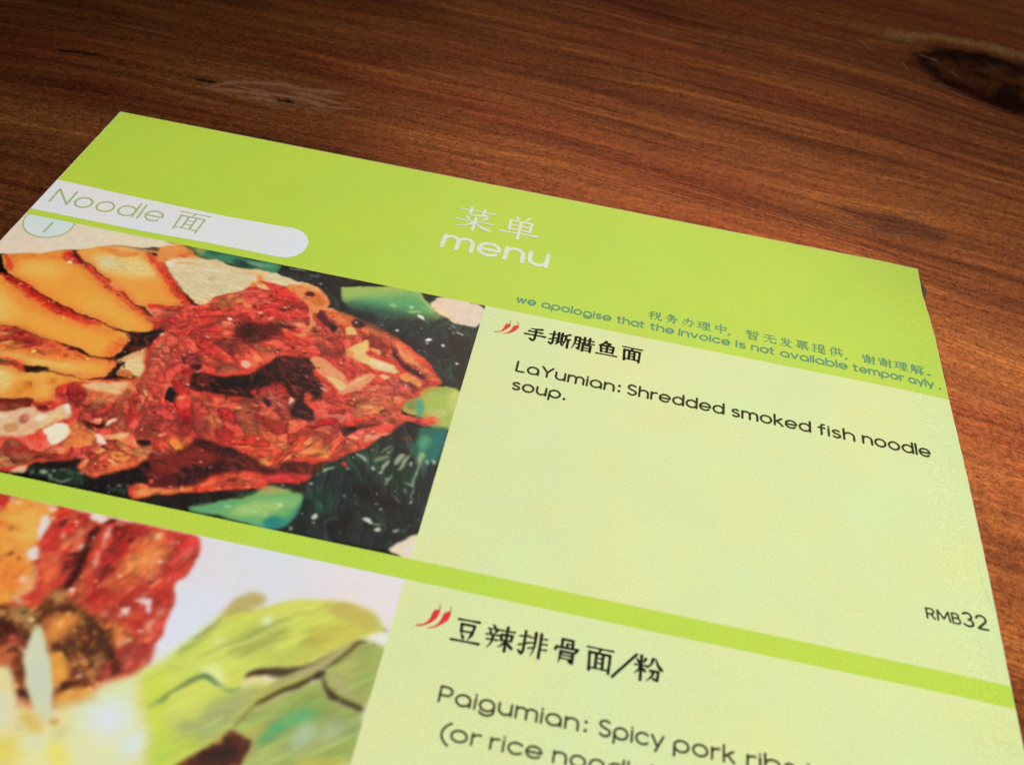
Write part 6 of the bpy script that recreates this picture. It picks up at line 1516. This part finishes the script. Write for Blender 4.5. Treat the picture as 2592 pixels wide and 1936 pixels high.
for (name, label, colour, weight, size, chars) in [["category_text","pale green character on the white tab","tab_ink",5.5,7.8,[["面",[35.0,39.2]]]],["title_text","two white characters in the middle of the header","title_ink",7,9.6,[["菜",[98.08,16.48]],["单",[109.19,16.4]]]],["notice_text","teal characters of the notice in the header","notice_ink",8,3.15,[["税",[144.27,39.69]],["务",[148.04,39.58]],["办",[151.9,39.62]],["理",[155.47,39.74]],["中",[159.37,39.55]],["，",[162.31,39.73]],["暂",[166.64,39.66]],["无",[170.59,39.71]],["发",[174.19,39.82]],["票",[178.02,39.6]],["提",[181.79,39.65]],["供",[185.62,39.53]],["，",[188.92,40.04]],["谢",[193.1,39.96]],["谢",[196.78,39.96]],["理",[200.36,39.96]],["解",[204.03,40.02]],["。",[207.54,39.75]]]],["heading_text","black heading characters of the first dish","heading_ink",11,4.75,[["手",[118.65,54.09]],["撕",[124.07,54.03]],["腊",[129.24,54.07]],["鱼",[134.53,54.04]],["面",[140.02,54.17]]]],["heading_text","black heading characters of the second dish","heading_ink",10,4.75,[["豆",[118.61,129.21]],["辣",[124.03,129.2]],["排",[129.54,129.08]],["骨",[135.12,129.05]],["面",[140.57,129.22]],["/",[144.58,129.37]],["粉",[148.62,129.12]]]]]:
    han_line(name, label, colour, weight, size, chars)

# numbered half disc under the tab
bd = [np.array(p) for p in [[0.97,47.45],[0.72,49.14],[1.16,50.97],[2.0,52.44],[3.49,53.87],[5.53,54.71],[7.38,54.77],[8.95,54.31],[10.48,53.3],[11.49,51.72],[11.83,49.66],[11.56,47.98]]]
bd = dense(bd, 3)
bd = [np.array([p[0], max(p[1], H1 + 0.1)]) for p in bd]
flat_poly('number_badge', bd, MAT['badge'], menu, 0.03, 'pale half disc holding the number')
V, F = [], []
ribbon(V, F, bd, [0.30] * len(bd), [0.0])
ink('badge_outline', V, F, MAT['tab_ink'], menu, 0.045)

# chilli marks, two before each heading
for body, stem in [[[[109.78,55.77],[110.79,55.46],[111.5,54.5],[111.75,53.28],[111.97,52.5],[112.61,52.37],[112.86,52.18],[113.02,52.8],[112.84,53.37],[112.32,54.2],[111.6,55.09],[110.83,55.66],[110.05,55.9]],[[112.76,52.38],[112.74,51.79],[112.51,51.09]]],[[[111.5,55.87],[112.33,55.53],[112.96,54.76],[113.35,53.8],[113.65,52.61],[114.03,52.58],[114.37,52.3],[114.67,52.12],[114.8,52.76],[114.62,53.49],[114.02,54.52],[113.16,55.28],[112.37,55.74]],[[114.52,52.25],[114.5,51.58],[114.26,50.97]]],[[[110.24,129.99],[111.39,129.52],[112.14,128.52],[112.34,127.45],[112.6,126.62],[113.22,126.4],[113.55,126.38],[113.52,127.29],[113.19,128.26],[112.5,129.12],[111.57,129.85],[110.57,130.22]],[[113.34,126.37],[113.42,125.83],[113.19,125.3]]],[[[112.09,130.17],[113.25,129.51],[113.9,128.47],[114.23,126.99],[114.59,126.58],[115.29,126.21],[115.36,127.09],[115.13,128.04],[114.42,128.85],[113.51,129.7],[112.52,130.16]],[[115.26,126.35],[115.26,125.83],[115.0,125.38]]]]:
    b_ = dense(body, 3, closed=True)
    o = flat_poly('chilli_icon', b_, MAT['red_ink'], menu, 0.05, 'small red chilli mark')
    V, F = [], []
    st = dense(stem, 4)
    ribbon(V, F, st, [0.26 - 0.12 * i / len(st) for i in range(len(st))], [0.0])
    ink('chilli_stem', V, F, MAT['stem_ink'], o, 0.055)

# lifting film at the right edge and a fold line
for pl in [[[209.08,91.63],[209.5,94.24],[209.79,99.01],[210.09,102.77]]]:
    P = dense(pl, 8)
    V, F = [], []
    n = len(P)
    for i, p in enumerate(P):
        t = i / (n - 1)
        wv = 0.9 * math.sin(math.pi * t) ** 0.8 + 0.05
        for s, h in ((-1.1, 0.02), (-0.4, 0.30), (0.1, 0.12)):
            V.append(P3(p[0] + s * wv, p[1], 0.4 * h * math.sin(math.pi * t) + 0.02))
    for i in range(n - 1):
        k = 3 * i
        F += [(k, k + 3, k + 4, k + 1), (k + 1, k + 4, k + 5, k + 2)]
    obj('lifted_film', V, F, MAT['cream'], menu, 'film lifting off the right edge', smooth=True)
